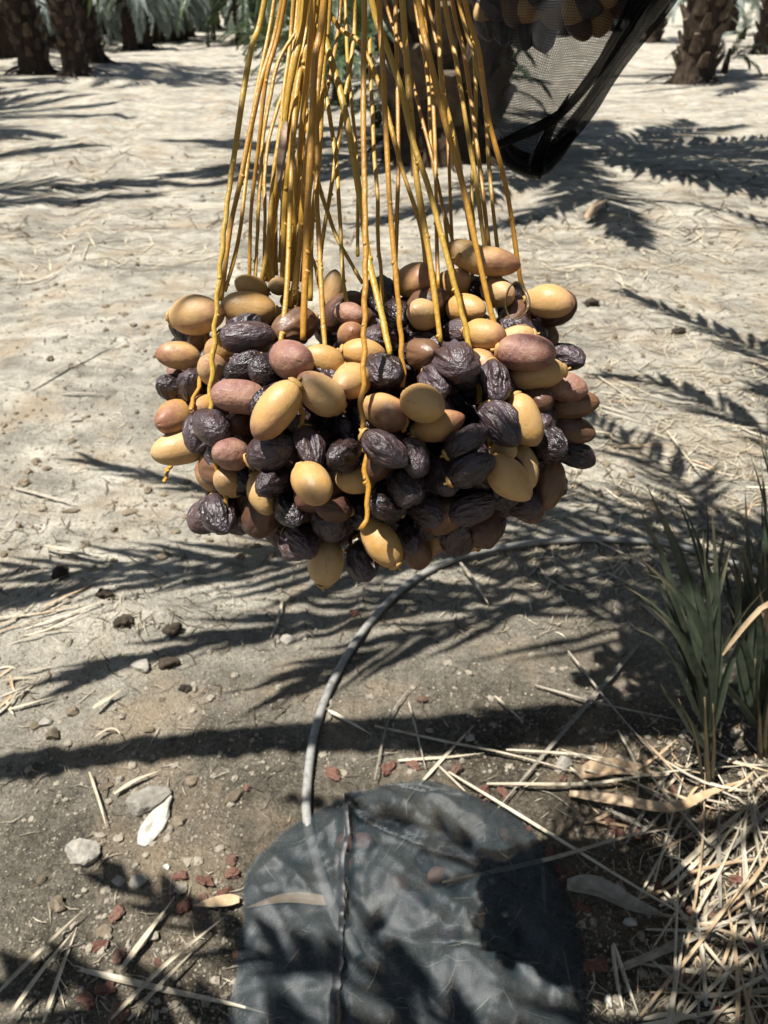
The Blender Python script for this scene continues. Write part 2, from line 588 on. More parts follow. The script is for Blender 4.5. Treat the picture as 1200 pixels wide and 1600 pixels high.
M_RED = mat_red()
M_HUSK = mat_simple('white_husk', (0.26, 0.24, 0.20), (0.52, 0.50, 0.44), 90, 0.7, 0.3, 0.4, 0.002)
M_HOSE = mat_simple('hose_dusty', (0.07, 0.07, 0.066), (0.27, 0.262, 0.24), 40, 0.5, 0.4, 0.2, 0.002, c3=(0.17, 0.166, 0.152))
M_TRUNK = mat_simple('palm_trunk', (0.018, 0.012, 0.009), (0.068, 0.048, 0.034), 14, 0.9, 0.15, 0.9, 0.03, stretch=(1, 1, 0.35))  # brown darkened to stand in for crown shade on the trunk
M_BOOT = mat_simple('leaf_base', (0.045, 0.03, 0.021), (0.16, 0.12, 0.085), 9, 0.85, 0.2, 0.8, 0.02, rand=True)
M_FROND = mat_leaf('frond_green', (0.14, 0.175, 0.14), (0.21, 0.24, 0.195), 0.42, 0.5, 0.3, 3)
M_FRONDP = mat_leaf('frond_pale_green', (0.22, 0.26, 0.225), (0.31, 0.345, 0.305), 0.42, 0.55, 0.42, 3)  # glaucous green raised paler, standing in for sun on far fronds
M_FRONDB = mat_leaf('frond_dark_green', (0.035, 0.06, 0.025), (0.07, 0.10, 0.04), 0.42, 0.5, 0.2, 3)
M_DRYFROND = mat_leaf('frond_dry', (0.16, 0.12, 0.07), (0.28, 0.22, 0.14), 0.65, 0.3, 0.15, 3)
M_SUCKER = None


def mat_sucker():
    n = NT('sucker_green')
    co = n.coord(); uv = n.coord('UV')
    sep = n.n('ShaderNodeSeparateXYZ'); n.set(sep.inputs[0], uv)
    f = n.noise(n.scaled(uv, (14, 1.5, 1)), 3, 4)
    base = n.ramp(f, [(0.3, (0.030, 0.044, 0.026)), (0.7, (0.068, 0.086, 0.054))])
    base = n.mix(1.0, base, n.ramp(n.rand(), [(0.0, 0.65), (1.0, 1.3)]), 'MULTIPLY')
    t = n.math('ADD', sep.outputs[1], n.math('MULTIPLY', n.math('SUBTRACT', n.noise(co, 30, 3), 0.5), 0.35))
    base = n.mix(n.ramp(t, [(0.74, 0.0), (0.92, 0.85)]), base, (0.22, 0.17, 0.10))
    dust = n.ramp(n.noise(co, 60, 4), [(0.45, 0.0), (0.75, 0.35)])
    base = n.mix(dust, base, (0.16, 0.15, 0.12))
    p = n.principled(base, 0.45, 0.45, n.bump(f, 0.3, 0.002))
    tl = n.n('ShaderNodeBsdfTranslucent'); n.set(tl.inputs[0], base)
    m = n.n('ShaderNodeMixShader'); m.inputs[0].default_value = 0.12
    n.t.links.new(p, m.inputs[1]); n.t.links.new(tl.outputs[0], m.inputs[2])
    return n.done(m.outputs[0])


M_SUCKER = mat_sucker()
M_SHEATH = mat_simple('sucker_sheath', (0.05, 0.045, 0.025), (0.17, 0.13, 0.075), 40, 0.6, 0.35, 0.3, 0.003, stretch=(1, 1, 0.2))
M_NETG = mat_net('ground_net', (0.022, 0.034, 0.040), 0.54, 420, 480, 0.40, 0.5, (0.070, 0.078, 0.080), 0.3)
M_NETH = mat_net('hanging_net', (0.008, 0.008, 0.008), 0.36, 230, 150, 0.5, 0.3, None, 0.5)
M_NETFOLD = mat_net('hanging_net_fold', (0.006, 0.006, 0.006), 0.97, 60, 200, 0.7, 0.15)
M_SEAM = mat_simple('net_seam', (0.012, 0.013, 0.015), (0.03, 0.032, 0.036), 120, 0.5, 0.5, 0.4, 0.002)

# ------------------------------------------------------------------ the setting: ground
trees_px = [  # base pixel, trunk width px
    ('t1', 58, 114), ('t2', 119, 107), ('t3', 149, 97)]
C_PALM = G0(692, 228)
R_PALM = G0(1085, 116)
MOUNDS += [(C_PALM[0], C_PALM[1], 1.3, 0.16), (R_PALM[0], R_PALM[1] - 0.8, 1.8, 0.16), (1.45, 1.0, 0.5, 0.12)]
for _, a, b in trees_px:
    p = G0(a, b); MOUNDS.append((p[0], p[1] - 0.6, 1.8, 0.07))


def axis(lo, hi, step, far_lo, far_hi, gf=1.09):
    mid = list(np.arange(lo, hi, step))
    a = []; s = step; x = mid[-1]
    while x < far_hi:
        s *= gf; x += s; a.append(x)
    b = []; s = step; x = lo
    while x > far_lo:
        s *= gf; x -= s; b.append(x)
    return np.array(b[::-1] + mid + a)


gx = axis(-1.0, 1.2, 0.0075, -260, 260, 1.075)
gy = axis(0.25, 2.2, 0.0075, -60, 500, 1.075)
X, Y = np.meshgrid(gx, gy)
Z = ground_z(X, Y)
nv = np.stack([X, Y, Z], -1).reshape(-1, 3)
nx, ny = len(gx), len(gy)
idx = np.arange(nx * ny).reshape(ny, nx)
quads = np.stack([idx[:-1, :-1], idx[:-1, 1:], idx[1:, 1:], idx[1:, :-1]], -1).reshape(-1, 4)
gm = bpy.data.meshes.new('ground')
gm.vertices.add(len(nv)); gm.vertices.foreach_set('co', nv.ravel())
gm.loops.add(quads.size); gm.loops.foreach_set('vertex_index', quads.ravel().astype(np.int32))
gm.polygons.add(len(quads)); gm.polygons.foreach_set('loop_start', np.arange(0, quads.size, 4, dtype=np.int32))
gm.polygons.foreach_set('use_smooth', np.ones(len(quads), bool))
gm.update(calc_edges=True)
gm.validate()
gm.materials.append(M_GROUND)
ground = obj('ground', gm)
ground['kind'] = 'structure'
ground['label'] = 'sandy orchard ground, brown and gritty near the palm, pale and dusty beyond'

# ------------------------------------------------------------------ palms
def frond_mesh(name, pts, leaf_len, n_side, width, seed, mat, spread=1.0, vee=0.45, droop=0.25, rw=0.016, start=0.14):
    r = np.random.default_rng(seed)
    path = smooth_path(pts, 26)
    T, N, B = frames(path)
    mb = MB()
    rad = np.linspace(rw, 0.003, len(path))
    tube(mb, path, rad, 5, 0.7)
    L = np.linspace(0, 1, len(path))
    for s0 in np.linspace(start, 1.0, n_side):
        for sg in (-1, 1):
            s = min(1.0, max(0, s0 + r.normal() * 0.004))
            p = np.array([np.interp(s, L, path[:, k]) for k in range(3)])
            t = np.array([np.interp(s, L, T[:, k]) for k in range(3)]); t /= np.linalg.norm(t)
            side = np.cross(t, [0, 0, 1.0])
            if np.linalg.norm(side) < 0.05: side = np.array([0, 1.0, 0])
            side /= np.linalg.norm(side)
            u = np.cross(side, t)
            a = spread * math.radians(np.interp(s, [0, 0.3, 1], [62, 50, 18]) + r.normal() * 6)
            v = vee * (1 if r.random() < 0.5 else 0.35) + r.normal() * 0.12
            d = math.cos(a) * t + math.sin(a) * (sg * side * math.cos(v) + u * math.sin(v))
            ll = leaf_len * np.interp(s, [start, 0.3, 0.7, 1], [0.75, 1.0, 0.85, 0.45]) * r.uniform(0.85, 1.12)
            nrm = np.cross(d, t); nrm /= np.linalg.norm(nrm) + 1e-9
            wv = np.cross(nrm, d) * 1.0
            wv /= np.linalg.norm(wv) + 1e-9
            g = np.array([0, 0, -1.0]) * droop * ll
            w = width * r.uniform(0.8, 1.2)
            p1 = p + d * ll * 0.45 + g * 0.12
            p2 = p + d * ll + g * 0.75
            vs = [p - wv * w * 0.25, p + wv * w * 0.25, p1 - wv * w * 0.5, p1 + nrm * w * 0.2, p1 + wv * w * 0.5, p2]
            mb.add(vs, [(0, 1, 3), (0, 3, 2), (1, 4, 3), (2, 3, 5), (3, 4, 5)])
    return mb.build(name, mat, smooth=False)


def arc(length, e0, e1, n=7):
    pts = [np.array([0.0, 0, 0])]
    for i in range(n):
        e = math.radians(e0 + (e1 - e0) * i / (n - 1))
        pts.append(pts[-1] + np.array([math.cos(e), 0.02 * math.sin(i), math.sin(e)]) * length / n)
    return pts


def frond_set(mat, tagname, wd=0.032):
    return {
        'up': frond_mesh('frond_' + tagname, arc(2.7, 78, 20), 0.42, 62, wd, 1, mat, vee=0.5),
        'mid': frond_mesh('frond_' + tagname, arc(2.9, 52, -38), 0.44, 64, wd, 2, mat),
        'low': frond_mesh('frond_' + tagname, arc(2.9, 22, -66), 0.44, 64, wd, 3, mat, droop=0.45),
        'hang': frond_mesh('frond_' + tagname, arc(2.3, -12, -84), 0.40, 52, wd, 4, mat, droop=0.6)}


FR_G = frond_set(M_FROND, 'green')
FR_F = frond_set(M_FRONDP, 'pale')
FR_D = frond_set(M_FRONDB, 'dark', 0.046)
FR_W = frond_set(M_FROND, 'broad', 0.044)
FR_DRY = {'hang': frond_mesh('frond_dry', arc(2.0, -25, -88), 0.36, 40, 0.028, 5, M_DRYFROND, droop=0.7)}


def boot_mesh():
    # stub of a cut leaf stalk: broad clasping base narrowing to a ragged cut end that leans out
    v = []; prof = [(0.0, 0.00, 0.120, 0.030), (0.10, 0.035, 0.105, 0.045), (0.20, 0.085, 0.075, 0.042), (0.29, 0.135, 0.050, 0.030)]
    for (z, x, w, t) in prof:
        v += [(x - t, -w, z), (x + t * 0.5, -w * 0.8, z - 0.02), (x + t, 0, z - 0.03), (x + t * 0.5, w * 0.8, z - 0.02), (x - t, w, z), (x - t * 1.2, 0, z)]
    f = []
    for i in range(3):
        for k in range(6):
            k2 = (k + 1) % 6
            f.append((i * 6 + k, i * 6 + k2, (i + 1) * 6 + k2, (i + 1) * 6 + k))
    f.append(tuple(range(18, 24)))
    return mesh('leaf_base', v, f, M_BOOT, smooth=False)


BOOT = boot_mesh()


def trunk_mesh(rad, height, lean, seed, joined_boots=False):
    r = np.random.default_rng(seed)
    mb = MB()
    nseg, sides = 26, 22
    vs = []
    for i in range(nseg + 1):
        z = -0.25 + (height + 0.25) * i / nseg
        t = max(0, z) / height
        flare = 1 + 0.38 * math.exp(-max(z, 0) / 0.16) + 0.06 * t
        for k in range(sides):
            a = 2 * math.pi * k / sides
            rr = rad * flare * (1 + 0.16 * float(vnoise(math.cos(a) * 3, math.sin(a) * 3, z * 6 + seed)) + (0.22 * float(vnoise(math.cos(a) * 5, math.sin(a) * 5, seed)) if z < 0.15 else 0))
            vs.append((rr * math.cos(a) + lean[0] * z, rr * math.sin(a) + lean[1] * z, z))
    fs = []
    for i in range(nseg):
        for k in range(sides):
            k2 = (k + 1) % sides
            fs.append((i * sides + k, i * sides + k2, (i + 1) * sides + k2, (i + 1) * sides + k))
    fs.append(tuple(range(nseg * sides, (nseg + 1) * sides)))
    mb.add(vs, fs)
    if joined_boots:
        bv = np.array([v.co[:] for v in BOOT.vertices]); bf = [tuple(p.vertices) for p in BOOT.polygons]
        for M in boot_places(rad, height, lean, seed):
            mb.add([np.array(M @ Vector(v)) for v in bv], bf)
    # fibrous roots splaying into the soil
    for k in range(18):
        a = r.uniform(0, 2 * math.pi)
        l = r.uniform(0.12, 0.4)
        p0 = np.array([rad * 1.2 * math.cos(a), rad * 1.2 * math.sin(a), r.uniform(0.03, 0.16)])
        p1 = p0 + np.array([math.cos(a) * l * 0.6, math.sin(a) * l * 0.6, -0.05])
        p2 = p1 + np.array([math.cos(a + 0.4) * l, math.sin(a + 0.4) * l, -0.16])
        tube(mb, smooth_path([p0, p1, p2], 6), np.linspace(0.018, 0.006, 6), 5)
    return mb.build('trunk', M_TRUNK, smooth=False)


def boot_places(rad, height, lean, seed, zmin=0.22):
    r = random.Random(seed)
    out = []; i = 0; z = zmin
    while z < height - 0.05:
        a = i * 2.39996 + r.uniform(-0.1, 0.1)
        sc = rad / 0.35 * r.uniform(0.8, 1.15)
        q = rad * 0.97
        M = Matrix.Translation((q * math.cos(a) + lean[0] * z, q * math.sin(a) + lean[1] * z, z)) @ Matrix.Rotation(a, 4, 'Z') @ Matrix.Rotation(r.uniform(-0.1, 0.2), 4, 'Y') @ Matrix.Scale(sc, 4)
        out.append(M)
        i += 1
        z += 0.042
    return out


def palm(label, loc, rad, height, fr, crown, seed, lean=(0, 0), boots=True, group='date palms of the orchard', dry=0, scale=1.0):
    z0 = float(ground_z(loc[0], loc[1]))
    if rad > 0.26 and loc[1] > 15: rad *= 0.85
    t = thing('date_palm', label, 'palm tree', (loc[0], loc[1], z0 - 0.02), group)
    obj('trunk', trunk_mesh(rad, height, lean, seed, not boots), t)
    r = random.Random(seed)
    if boots:
        for M in boot_places(rad, height, lean, seed):
            o = bpy.data.objects.new('leaf_base', BOOT); link(o, t); o.matrix_local = M
    top = (lean[0] * height, lean[1] * height, height - 0.06)
    for kind, n in crown:
        a0 = r.uniform(0, 6.28)
        for k in range(n):
            o = bpy.data.objects.new('frond', fr[kind]); link(o, t)
            a = a0 + 2 * math.pi * k / n + r.uniform(-0.25, 0.25)
            s = scale * r.uniform(0.85, 1.12)
            o.matrix_local = Matrix.Translation((top[0] + math.cos(a) * rad * 0.5, top[1] + math.sin(a) * rad * 0.5, top[2] + {'up': 0.15, 'mid': 0.05, 'low': -0.05, 'hang': -0.1}[kind])) @ Matrix.Rotation(a, 4, 'Z') @ Matrix.Rotation(r.uniform(-0.1, 0.1), 4, 'Y') @ Matrix.Rotation(r.uniform(-0.3, 0.3), 4, 'X') @ Matrix.Scale(s, 4)
    for k in range(dry):
        o = bpy.data.objects.new('dry_frond', FR_DRY['hang']); link(o, t)
        a = r.uniform(0, 6.28)
        o.matrix_local = Matrix.Translation((top[0] + math.cos(a) * rad * 0.9, top[1] + math.sin(a) * rad * 0.9, top[2] - 0.15)) @ Matrix.Rotation(a, 4, 'Z') @ Matrix.Scale(r.uniform(0.8, 1.1), 4)
    return t


BIG = [('up', 5), ('mid', 8), ('low', 7)]
ROWC = [('up', 4), ('mid', 9), ('low', 11)]
LOWC = [('up', 4), ('mid', 7), ('low', 9), ('hang', 5)]
palm('dark stout palm trunk standing behind the hanging yellow strands', G(692, 232), 0.44, 2.7, FR_D, [('up', 7), ('mid', 14), ('low', 9)], 3, (0.02, 0), dry=0, scale=1.3)
palm('thick palm trunk on a root mound right of the black hanging net', G(1085, 118), 0.36, 2.6, FR_G, BIG, 5, (-0.01, 0))
palm('leftmost of the three dark palm trunks beside the track', G(58, 114), 0.25, 3.3, FR_G, [('up', 6), ('mid', 10)], 8, (-0.06, 0))
palm('middle of the three dark palm trunks beside the track', G(119, 107), 0.20, 3.3, FR_G, [('up', 6), ('mid', 10)], 9, (-0.05, 0))
palm('rightmost of the three dark palm trunks beside the track', G(149, 97), 0.19, 3.3, FR_G, [('up', 6), ('mid', 10)], 10, (-0.03, 0))
row = [(205, 80, 0.32, 'first trunk of the close set row that follows the three big trunks'), (228, 74, 0.32, 'second trunk of the close set palm row along the track'),
       (250, 68, 0.32, 'third trunk of the close set palm row along the track'), (268, 64, 0.3, 'fourth trunk of the close set palm row, with pale drooping fronds'),
       (284, 60, 0.3, 'fifth trunk of the close set palm row, near the end of the track'), (297, 57, 0.3, 'last palm on the left before the end of the track')]
for i, (a, b, rr, lab) in enumerate(row):
    palm(lab, G(a, b), rr * 0.58, 1.62, FR_F, LOWC + [('hang', 8)], 20 + i, boots=False, scale=0.66)
back = [(12, 92, 'pale palm at the left edge behind the three big trunks'), (85, 78, 'pale palm seen between the left and middle big trunks'),
        (-60, 80, 'palm just outside the left edge of the orchard view'), (130, 68, 'pale drooping palm behind the rightmost big trunk'),
        (40, 66, 'pale palm far behind the leftmost big trunk'), (180, 62, 'pale palm in the second row left of the track'),
        (318, 47, 'far palm closing the end of the sandy track on its left'), (338, 45, 'far palm closing the end of the sandy track on its right'),
        (378, 66, 'young bushy palm right of the far track end'), (470, 62, 'palm behind the strands, left of the dark trunk'),
        (560, 56, 'palm far behind the strands near the dark trunk'), (1020, 68, 'dark palm between the net and the right trunk'),
        (1192, 80, 'palm trunk at the right edge behind the root mound'), (1140, 52, 'far pale palm right of the mound trunk'),
        (880, 58, 'far palm seen through the hanging net'), (960, 50, 'far palm right of the one seen through the net'), (780, 52, 'far palm left of the one seen through the net'),
        (240, 44, 'distant palm behind the close set row'), (275, 46, 'second distant palm behind the close set row'), (205, 50, 'third distant palm behind the close set row'), (160, 55, 'pale palm far behind the rightmost big trunk'), (100, 56, 'pale palm far behind the middle big trunk'),
        (10, 60, 'pale palm far behind at the left edge'), (-30, 70, 'palm outside the left edge behind the big trunks'), (66, 72, 'pale palm close behind the leftmost big trunk'), (300, 40, 'far palm deep in the orchard left of the track'), (360, 48, 'far palm deep in the orchard right of the track'), (410, 52, 'far palm behind the bushy palms'), (440, 58, 'far palm behind the left strands'), (660, 46, 'distant palm hidden behind the dark trunk'), (1080, 42, 'distant palm behind the mound trunk')]
for i, (a, b, lab) in enumerate(back):
    big = a in (1020, 1192)
    palm(lab, G(a, b), 0.3 if big else 0.2, 2.5 if big else 1.6, FR_D if a in (378, 470, 560) else FR_F, BIG if big else LOWC, 40 + i, boots=False)
# palms standing out of the frame whose fronds throw the shadows at the left
palm('off to the left, palm whose frond shadows cross the pale sand', np.array([-6.4, 5.6, 0]), 0.34, 2.7, FR_W, [('up', 7), ('mid', 12)], 70, boots=False, scale=1.35)
palm('off to the left, second palm beside the sandy track', np.array([-8.0, 10.4, 0]), 0.34, 2.9, FR_W, [('up', 8), ('mid', 13)], 71, boots=False, scale=1.4)
palm('off to the left, third palm farther down the sandy track', np.array([-10.5, 15.0, 0]), 0.34, 2.9, FR_W, [('up', 8), ('mid', 12)], 72, boots=False, scale=1.3)
palm('off to the left, palm beyond the left edge behind the big trunks', np.array([-13.5, 18.5, 0]), 0.34, 2.9, FR_W, [('up', 8), ('mid', 12)], 74, boots=False, scale=1.3)
palm('off to the right, palm whose frond shadows cross the pale sand', np.array([6.6, 8.0, 0]), 0.34, 2.7, FR_W, [('up', 7), ('mid', 12)], 73, boots=False, scale=1.2)
for k_, (x_, y_) in enumerate([(-3.6, -3.2), (0.6, -5.2), (4.6, -2.4), (6.5, 2.2), (-7.5, -0.4)]):  # unseen orchard palms, added around the viewer to block low sky light
    palm(['unseen palm added behind the viewer to the left', 'unseen palm added straight behind the viewer', 'unseen palm added behind the viewer to the right', 'palm out of view beyond the palm of the bunches', 'palm out of view level with the viewer at the left'][k_], np.array([x_, y_, 0]), 0.34, 2.4, FR_W, [('up', 7), ('mid', 11), ('low', 8)], 80 + k_, boots=False, scale=1.2)


# young bushy palm: fronds straight from the ground
def bush(label, loc, fr, n, sc, seed):
    z0 = float(ground_z(loc[0], loc[1]))
    t = thing('bushy_palm', label, 'palm', (loc[0], loc[1], z0), 'bushy young palms')
    r = random.Random(seed)
    mb = MB()
    tube(mb, [(0, 0, -0.1), (0, 0, 0.15), (0.02, 0, 0.4)], [0.2 * sc, 0.17 * sc, 0.08 * sc], 9)
    obj('stump', mb.build('stump', M_TRUNK), t)
    for k in range(n):
        o = bpy.data.objects.new('frond', fr[['up', 'mid', 'mid', 'low'][k % 4]]); link(o, t)
        o.matrix_local = Matrix.Translation((r.uniform(-.1, .1), r.uniform(-.1, .1), 0.18)) @ Matrix.Rotation(r.uniform(0, 6.28), 4, 'Z') @ Matrix.Rotation(r.uniform(-0.2, 0.15), 4, 'Y') @ Matrix.Scale(sc * r.uniform(0.7, 1.1), 4)
    return t


bush('dark green bushy young palm left of the strands at the track side', G(462, 116), FR_D, 18, 0.55, 1)
bush('low dark palm shoots just left of the dark stout trunk', G(528, 165), FR_D, 24, 0.5, 6)
bush('large dark bushy palm behind the left strands', G(425, 88), FR_D, 18, 0.55, 11)
bush('large dark bushy palm behind the middle strands', G(575, 120), FR_D, 30, 0.8, 12)
bush('large dark bushy palm behind the dark trunk at its right', G(740, 118), FR_D, 18, 0.7, 13)
bush('dark palm shoots crowding the right foot of the dark stout trunk', G(770, 175), FR_D, 12, 0.42, 7)
bush('dark palm shoots close in front of the dark stout trunk', G(610, 215), FR_D, 10, 0.36, 8)
bush('second dark bushy palm just behind the one at the track side', G(500, 92), FR_D, 28, 0.7, 2)
bush('small green offshoot beside the mound trunk', G(1132, 112), FR_D, 8, 0.36, 3)
bush('bright green low palm at the far right', G(1160, 62), FR_G, 12, 0.6, 4)

# ------------------------------------------------------------------ the palm the bunches hang from (trunk just off to the right)
CP = np.array([1.45, 1.0, 2.15])
own = thing('date_palm', 'palm off to the right that carries the hanging date bunches', 'palm tree', (1.45, 1.0, 0.0), 'date palms of the orchard')
OFF = np.array([1.45, 1.0, 0.0])
obj('trunk', trunk_mesh(0.30, 2.1, (0, 0), 90), own)
for M in boot_places(0.30, 2.1, (0, 0), 90):
    o = bpy.data.objects.new('leaf_base', BOOT); link(o, own); o.matrix_local = M


def lifted(px, py, h):
    """point at height h whose shadow falls on the ground at this pixel"""
    g = G0(px, py)
    return np.array([g[0] + SUN.x / SUN.z * h, g[1] + SUN.y / SUN.z * h, h])


own_fronds = [
    # shadow track (pixels) with heights, leaflet length, pairs, width, spread
    ([(870, 1125, 2.4), (650, 1145, 2.3), (480, 1150, 2.2), (250, 1173, 2.05), (0, 1203, 1.9), (-160, 1225, 1.75)], 0.17, 80, 0.050, 0.38),
    ([(900, 1150, 2.5), (660, 1158, 2.4), (480, 1160, 2.25), (250, 1182, 2.1), (20, 1215, 1.9)], 0.13, 70, 0.045, 0.4),
    ([(900, 850, 2.2), (560, 868, 2.0), (340, 890, 1.85), (150, 915, 1.7), (-20, 945, 1.6)], 0.52, 27, 0.032, 0.62),
    ([(900, 838, 2.3), (620, 858, 2.1), (420, 868, 1.9), (250, 880, 1.75), (70, 895, 1.6)], 0.40, 26, 0.024, 0.8),
    ([(960, 925, 2.3), (680, 935, 2.1), (470, 965, 1.9), (300, 1005, 1.75), (170, 1050, 1.6)], 0.46, 25, 0.028, 0.5),
    ([(1000, 800, 2.5), (760, 775, 2.3), (520, 785, 2.0), (360, 772, 1.8), (230, 742, 1.65), (150, 722, 1.55)], 0.32, 36, 0.024, 0.6),
    ([(1180, 860, 2.6), (1080, 770, 2.5), (990, 705, 2.3), (900, 650, 2.0), (850, 620, 1.8)], 0.28, 36, 0.034, 1.15),
    ([(1060, 985, 2.4), (900, 945, 2.3), (760, 955, 2.1), (620, 1000, 1.9), (500, 1050, 1.75)], 0.46, 24, 0.026, 0.8),
    ([(1100, 1000, 2.4), (960, 930, 2.2), (860, 905, 2.0), (760, 900, 1.85), (660, 925, 1.7)], 0.42, 16, 0.022, 1.1),
    ([(860, 1700, 2.6), (660, 1600, 2.4), (530, 1533, 2.2), (400, 1490, 2.0), (290, 1435, 1.85), (200, 1387, 1.7)], 0.26, 30, 0.034, 0.8),
    ([(900, 1900, 2.7), (640, 1760, 2.5), (420, 1660, 2.2), (220, 1590, 2.0), (60, 1545, 1.8)], 0.36, 36, 0.036, 0.9),
    ([(1000, 1800, 2.6), (820, 1690, 2.5), (700, 1600, 2.3), (620, 1520, 2.1), (585, 1450, 1.9)], 0.26, 30, 0.030, 0.8),
    ([(900, 1360, 2.5), (740, 1325, 2.4), (640, 1300, 2.25), (560, 1275, 2.1), (470, 1255, 1.9)], 0.16, 26, 0.026, 0.7),
    ([(1330, 660, 2.6), (1230, 580, 2.4), (1130, 525, 2.2), (1040, 485, 1.95), (985, 465, 1.75)], 0.34, 38, 0.040, 0.95),
    ([(1330, 760, 2.7), (1230, 690, 2.6), (1120, 640, 2.4), (1030, 600, 2.1), (960, 590, 1.9)], 0.34, 36, 0.036, 1.0),
    ([(1330, 420, 2.8), (1230, 370, 2.6), (1120, 330, 2.4), (1020, 315, 2.2)], 0.34, 36, 0.040, 0.95),
]
for i, (tr, ll, ns, w, spread) in enumerate(own_fronds):
    pts = [CP - OFF] + [lifted(a, b, h) - OFF for a, b, h in tr]
    obj('frond', frond_mesh('frond', pts, ll, ns, w, 200 + i, M_FROND, spread=spread, start=0.25, droop=0.2, rw=0.018), own)
for k, (kind, az) in enumerate([('up', 20), ('up', 140), ('up', 260), ('mid', -20), ('mid', 25), ('mid', 60), ('mid', -60), ('low', 0), ('low', 40), ('low', -35), ('up', 330), ('mid', -95), ('up', -75), ('up', -110), ('mid', -80), ('mid', -40), ('mid', -110), ('up', 60), ('mid', 42), ('up', 0), ('mid', 5), ('low', -70), ('low', -55), ('low', 20), ('up', 85)]):  # later ones thicken the unseen crown, added to block sky light
    o = bpy.data.objects.new('frond', FR_W[kind]); link(o, own)
    a = math.radians(az)
    o.matrix_local = Matrix.Translation((math.cos(a) * 0.15, math.sin(a) * 0.15, 2.1)) @ Matrix.Rotation(a, 4, 'Z')

# ------------------------------------------------------------------ dates
def date_shape(name, mat, seed, wrinkle, egg=0.12, nu=30, nvv=26):
    """unit date: length 1 along X (tip at +X), diameter 1"""
    if wrinkle > 0.3: nu, nvv = 60, 72
    vs = []
    for i in range(nu + 1):
        t = i / nu
        x = -math.cos(math.pi * t)
        rr = max(0.0, 1 - abs(x) ** (2.1 + 0.5 * math.sin(seed * 2.3))) ** (0.52 + 0.05 * math.sin(seed * 1.7))
        rr *= 1 - egg * x * 0.55
        for k in range(nvv):
            a = 2 * math.pi * k / nvv
            vs.append((x, rr, a))
    vs = np.array(vs)
    x, rr, a = vs.T
    c, s = np.cos(a), np.sin(a)
    o = seed * 13.7
    wx = x + 0.5 * vnoise(c * 1.3 + o, s * 1.3, x * 1.5)
    cw = c + 0.35 * vnoise(x * 2.2 + o, c * 1.5, s * 1.5)
    sw = s + 0.35 * vnoise(x * 2.2, c * 1.5 + o, s * 1.5)
    r1 = 1 - np.abs(2 * vnoise(cw * 3.0 + o, sw * 3.0, wx * 0.8)) * 2
    r2 = 1 - np.abs(2 * vnoise(cw * 5.0 + o, sw * 5.0, wx * 2.4 + o)) * 2
    lump = vnoise(c * 0.9 + o, s * 0.9, x * 1.0)
    r3 = 1 - np.abs(2 * vnoise(cw * 1.7 + o, sw * 1.7, wx * 0.35 + o)) * 2.4
    env = np.clip(rr * 1.3, 0, 1)
    d = 1 + 0.20 * lump * (0.35 + wrinkle) - 0.07 * wrinkle + wrinkle * (0.15 * np.clip(r3, -0.7, 1) + 0.10 * np.clip(r1, -0.6, 1) + 0.05 * r2 + 0.025 * (1 - np.abs(2 * vnoise(cw * 9 + o, sw * 9, wx * 2.2 + o)) * 2)) * env
    squash = 1 - 0.10 * wrinkle
    P = np.stack([0.5 * x * (1 + 0.04 * lump), 0.5 * rr * d * c + 0.035 * math.sin(seed * 5.1) * (x * x - 0.4), 0.5 * rr * d * s * squash], -1)
    fs = []
    for i in range(nu):
        for k in range(nvv):
            k2 = (k + 1) % nvv
            fs.append((i * nvv + k, i * nvv + k2, (i + 1) * nvv + k2, (i + 1) * nvv + k))
    return mesh(name, P * np.array([0.044, 0.029, 0.029]), fs, mat)


DATES = {
    'Y': [date_shape('date_yellow', M_Y, s, 0.05, e) for s, e in ((1, 0.1), (2, 0.22), (3, -0.05), (4, 0.16), (21, 0.05), (22, 0.26), (23, 0.12))] + [date_shape('date_yellow', M_Y, 24, 0.22, 0.1)],
    'P': [date_shape('date_half_ripe', M_P, s, 0.22) for s in (5, 6, 7, 25)],
    'D': [date_shape('date_ripe', M_D, s, w) for s, w in ((8, 1.0), (9, 0.85), (10, 1.1), (11, 0.9), (12, 1.0), (13, 0.8), (26, 1.15), (27, 1.0), (28, 0.9), (29, 1.2), (30, 1.0))],
    'S': [date_shape('date_ripe_smooth', M_D, s, 0.28) for s in (14, 15)],
    'B': [date_shape('date_brown', M_B, s, 0.32) for s in (16, 17, 18, 31)]}
DATE_LABEL = {'Y': 'smooth plump yellow date', 'P': 'half ripe pinkish date', 'D': 'dark wrinkled ripe date', 'S': 'dark purple smooth ripe date', 'B': 'brown softening date'}


def calyx_mesh():
    mb = MB()
    vs = []; fs = []
    n = 12
    for j, (x, r) in enumerate([(-0.0236, 0.0016), (-0.0230, 0.0046), (-0.0212, 0.0068), (-0.0200, 0.0062)]):
        for k in range(n):
            a = 2 * math.pi * k / n
            q = r * (1 + 0.16 * math.cos(3 * a))
            vs.append((x, q * math.cos(a), q * math.sin(a)))
    for j in range(3):
        for k in range(n):
            k2 = (k + 1) % n
            fs.append((j * n + k, j * n + k2, (j + 1) * n + k2, (j + 1) * n + k))
    fs.append(tuple(range(n)))
    mb.add(vs, fs)
    tube(mb, [(-0.0232, 0, 0), (-0.0262, 0.001, 0.001)], [0.0014, 0.0011], 6)
    return mb.build('calyx', M_CALYX)


CALYX = calyx_mesh()

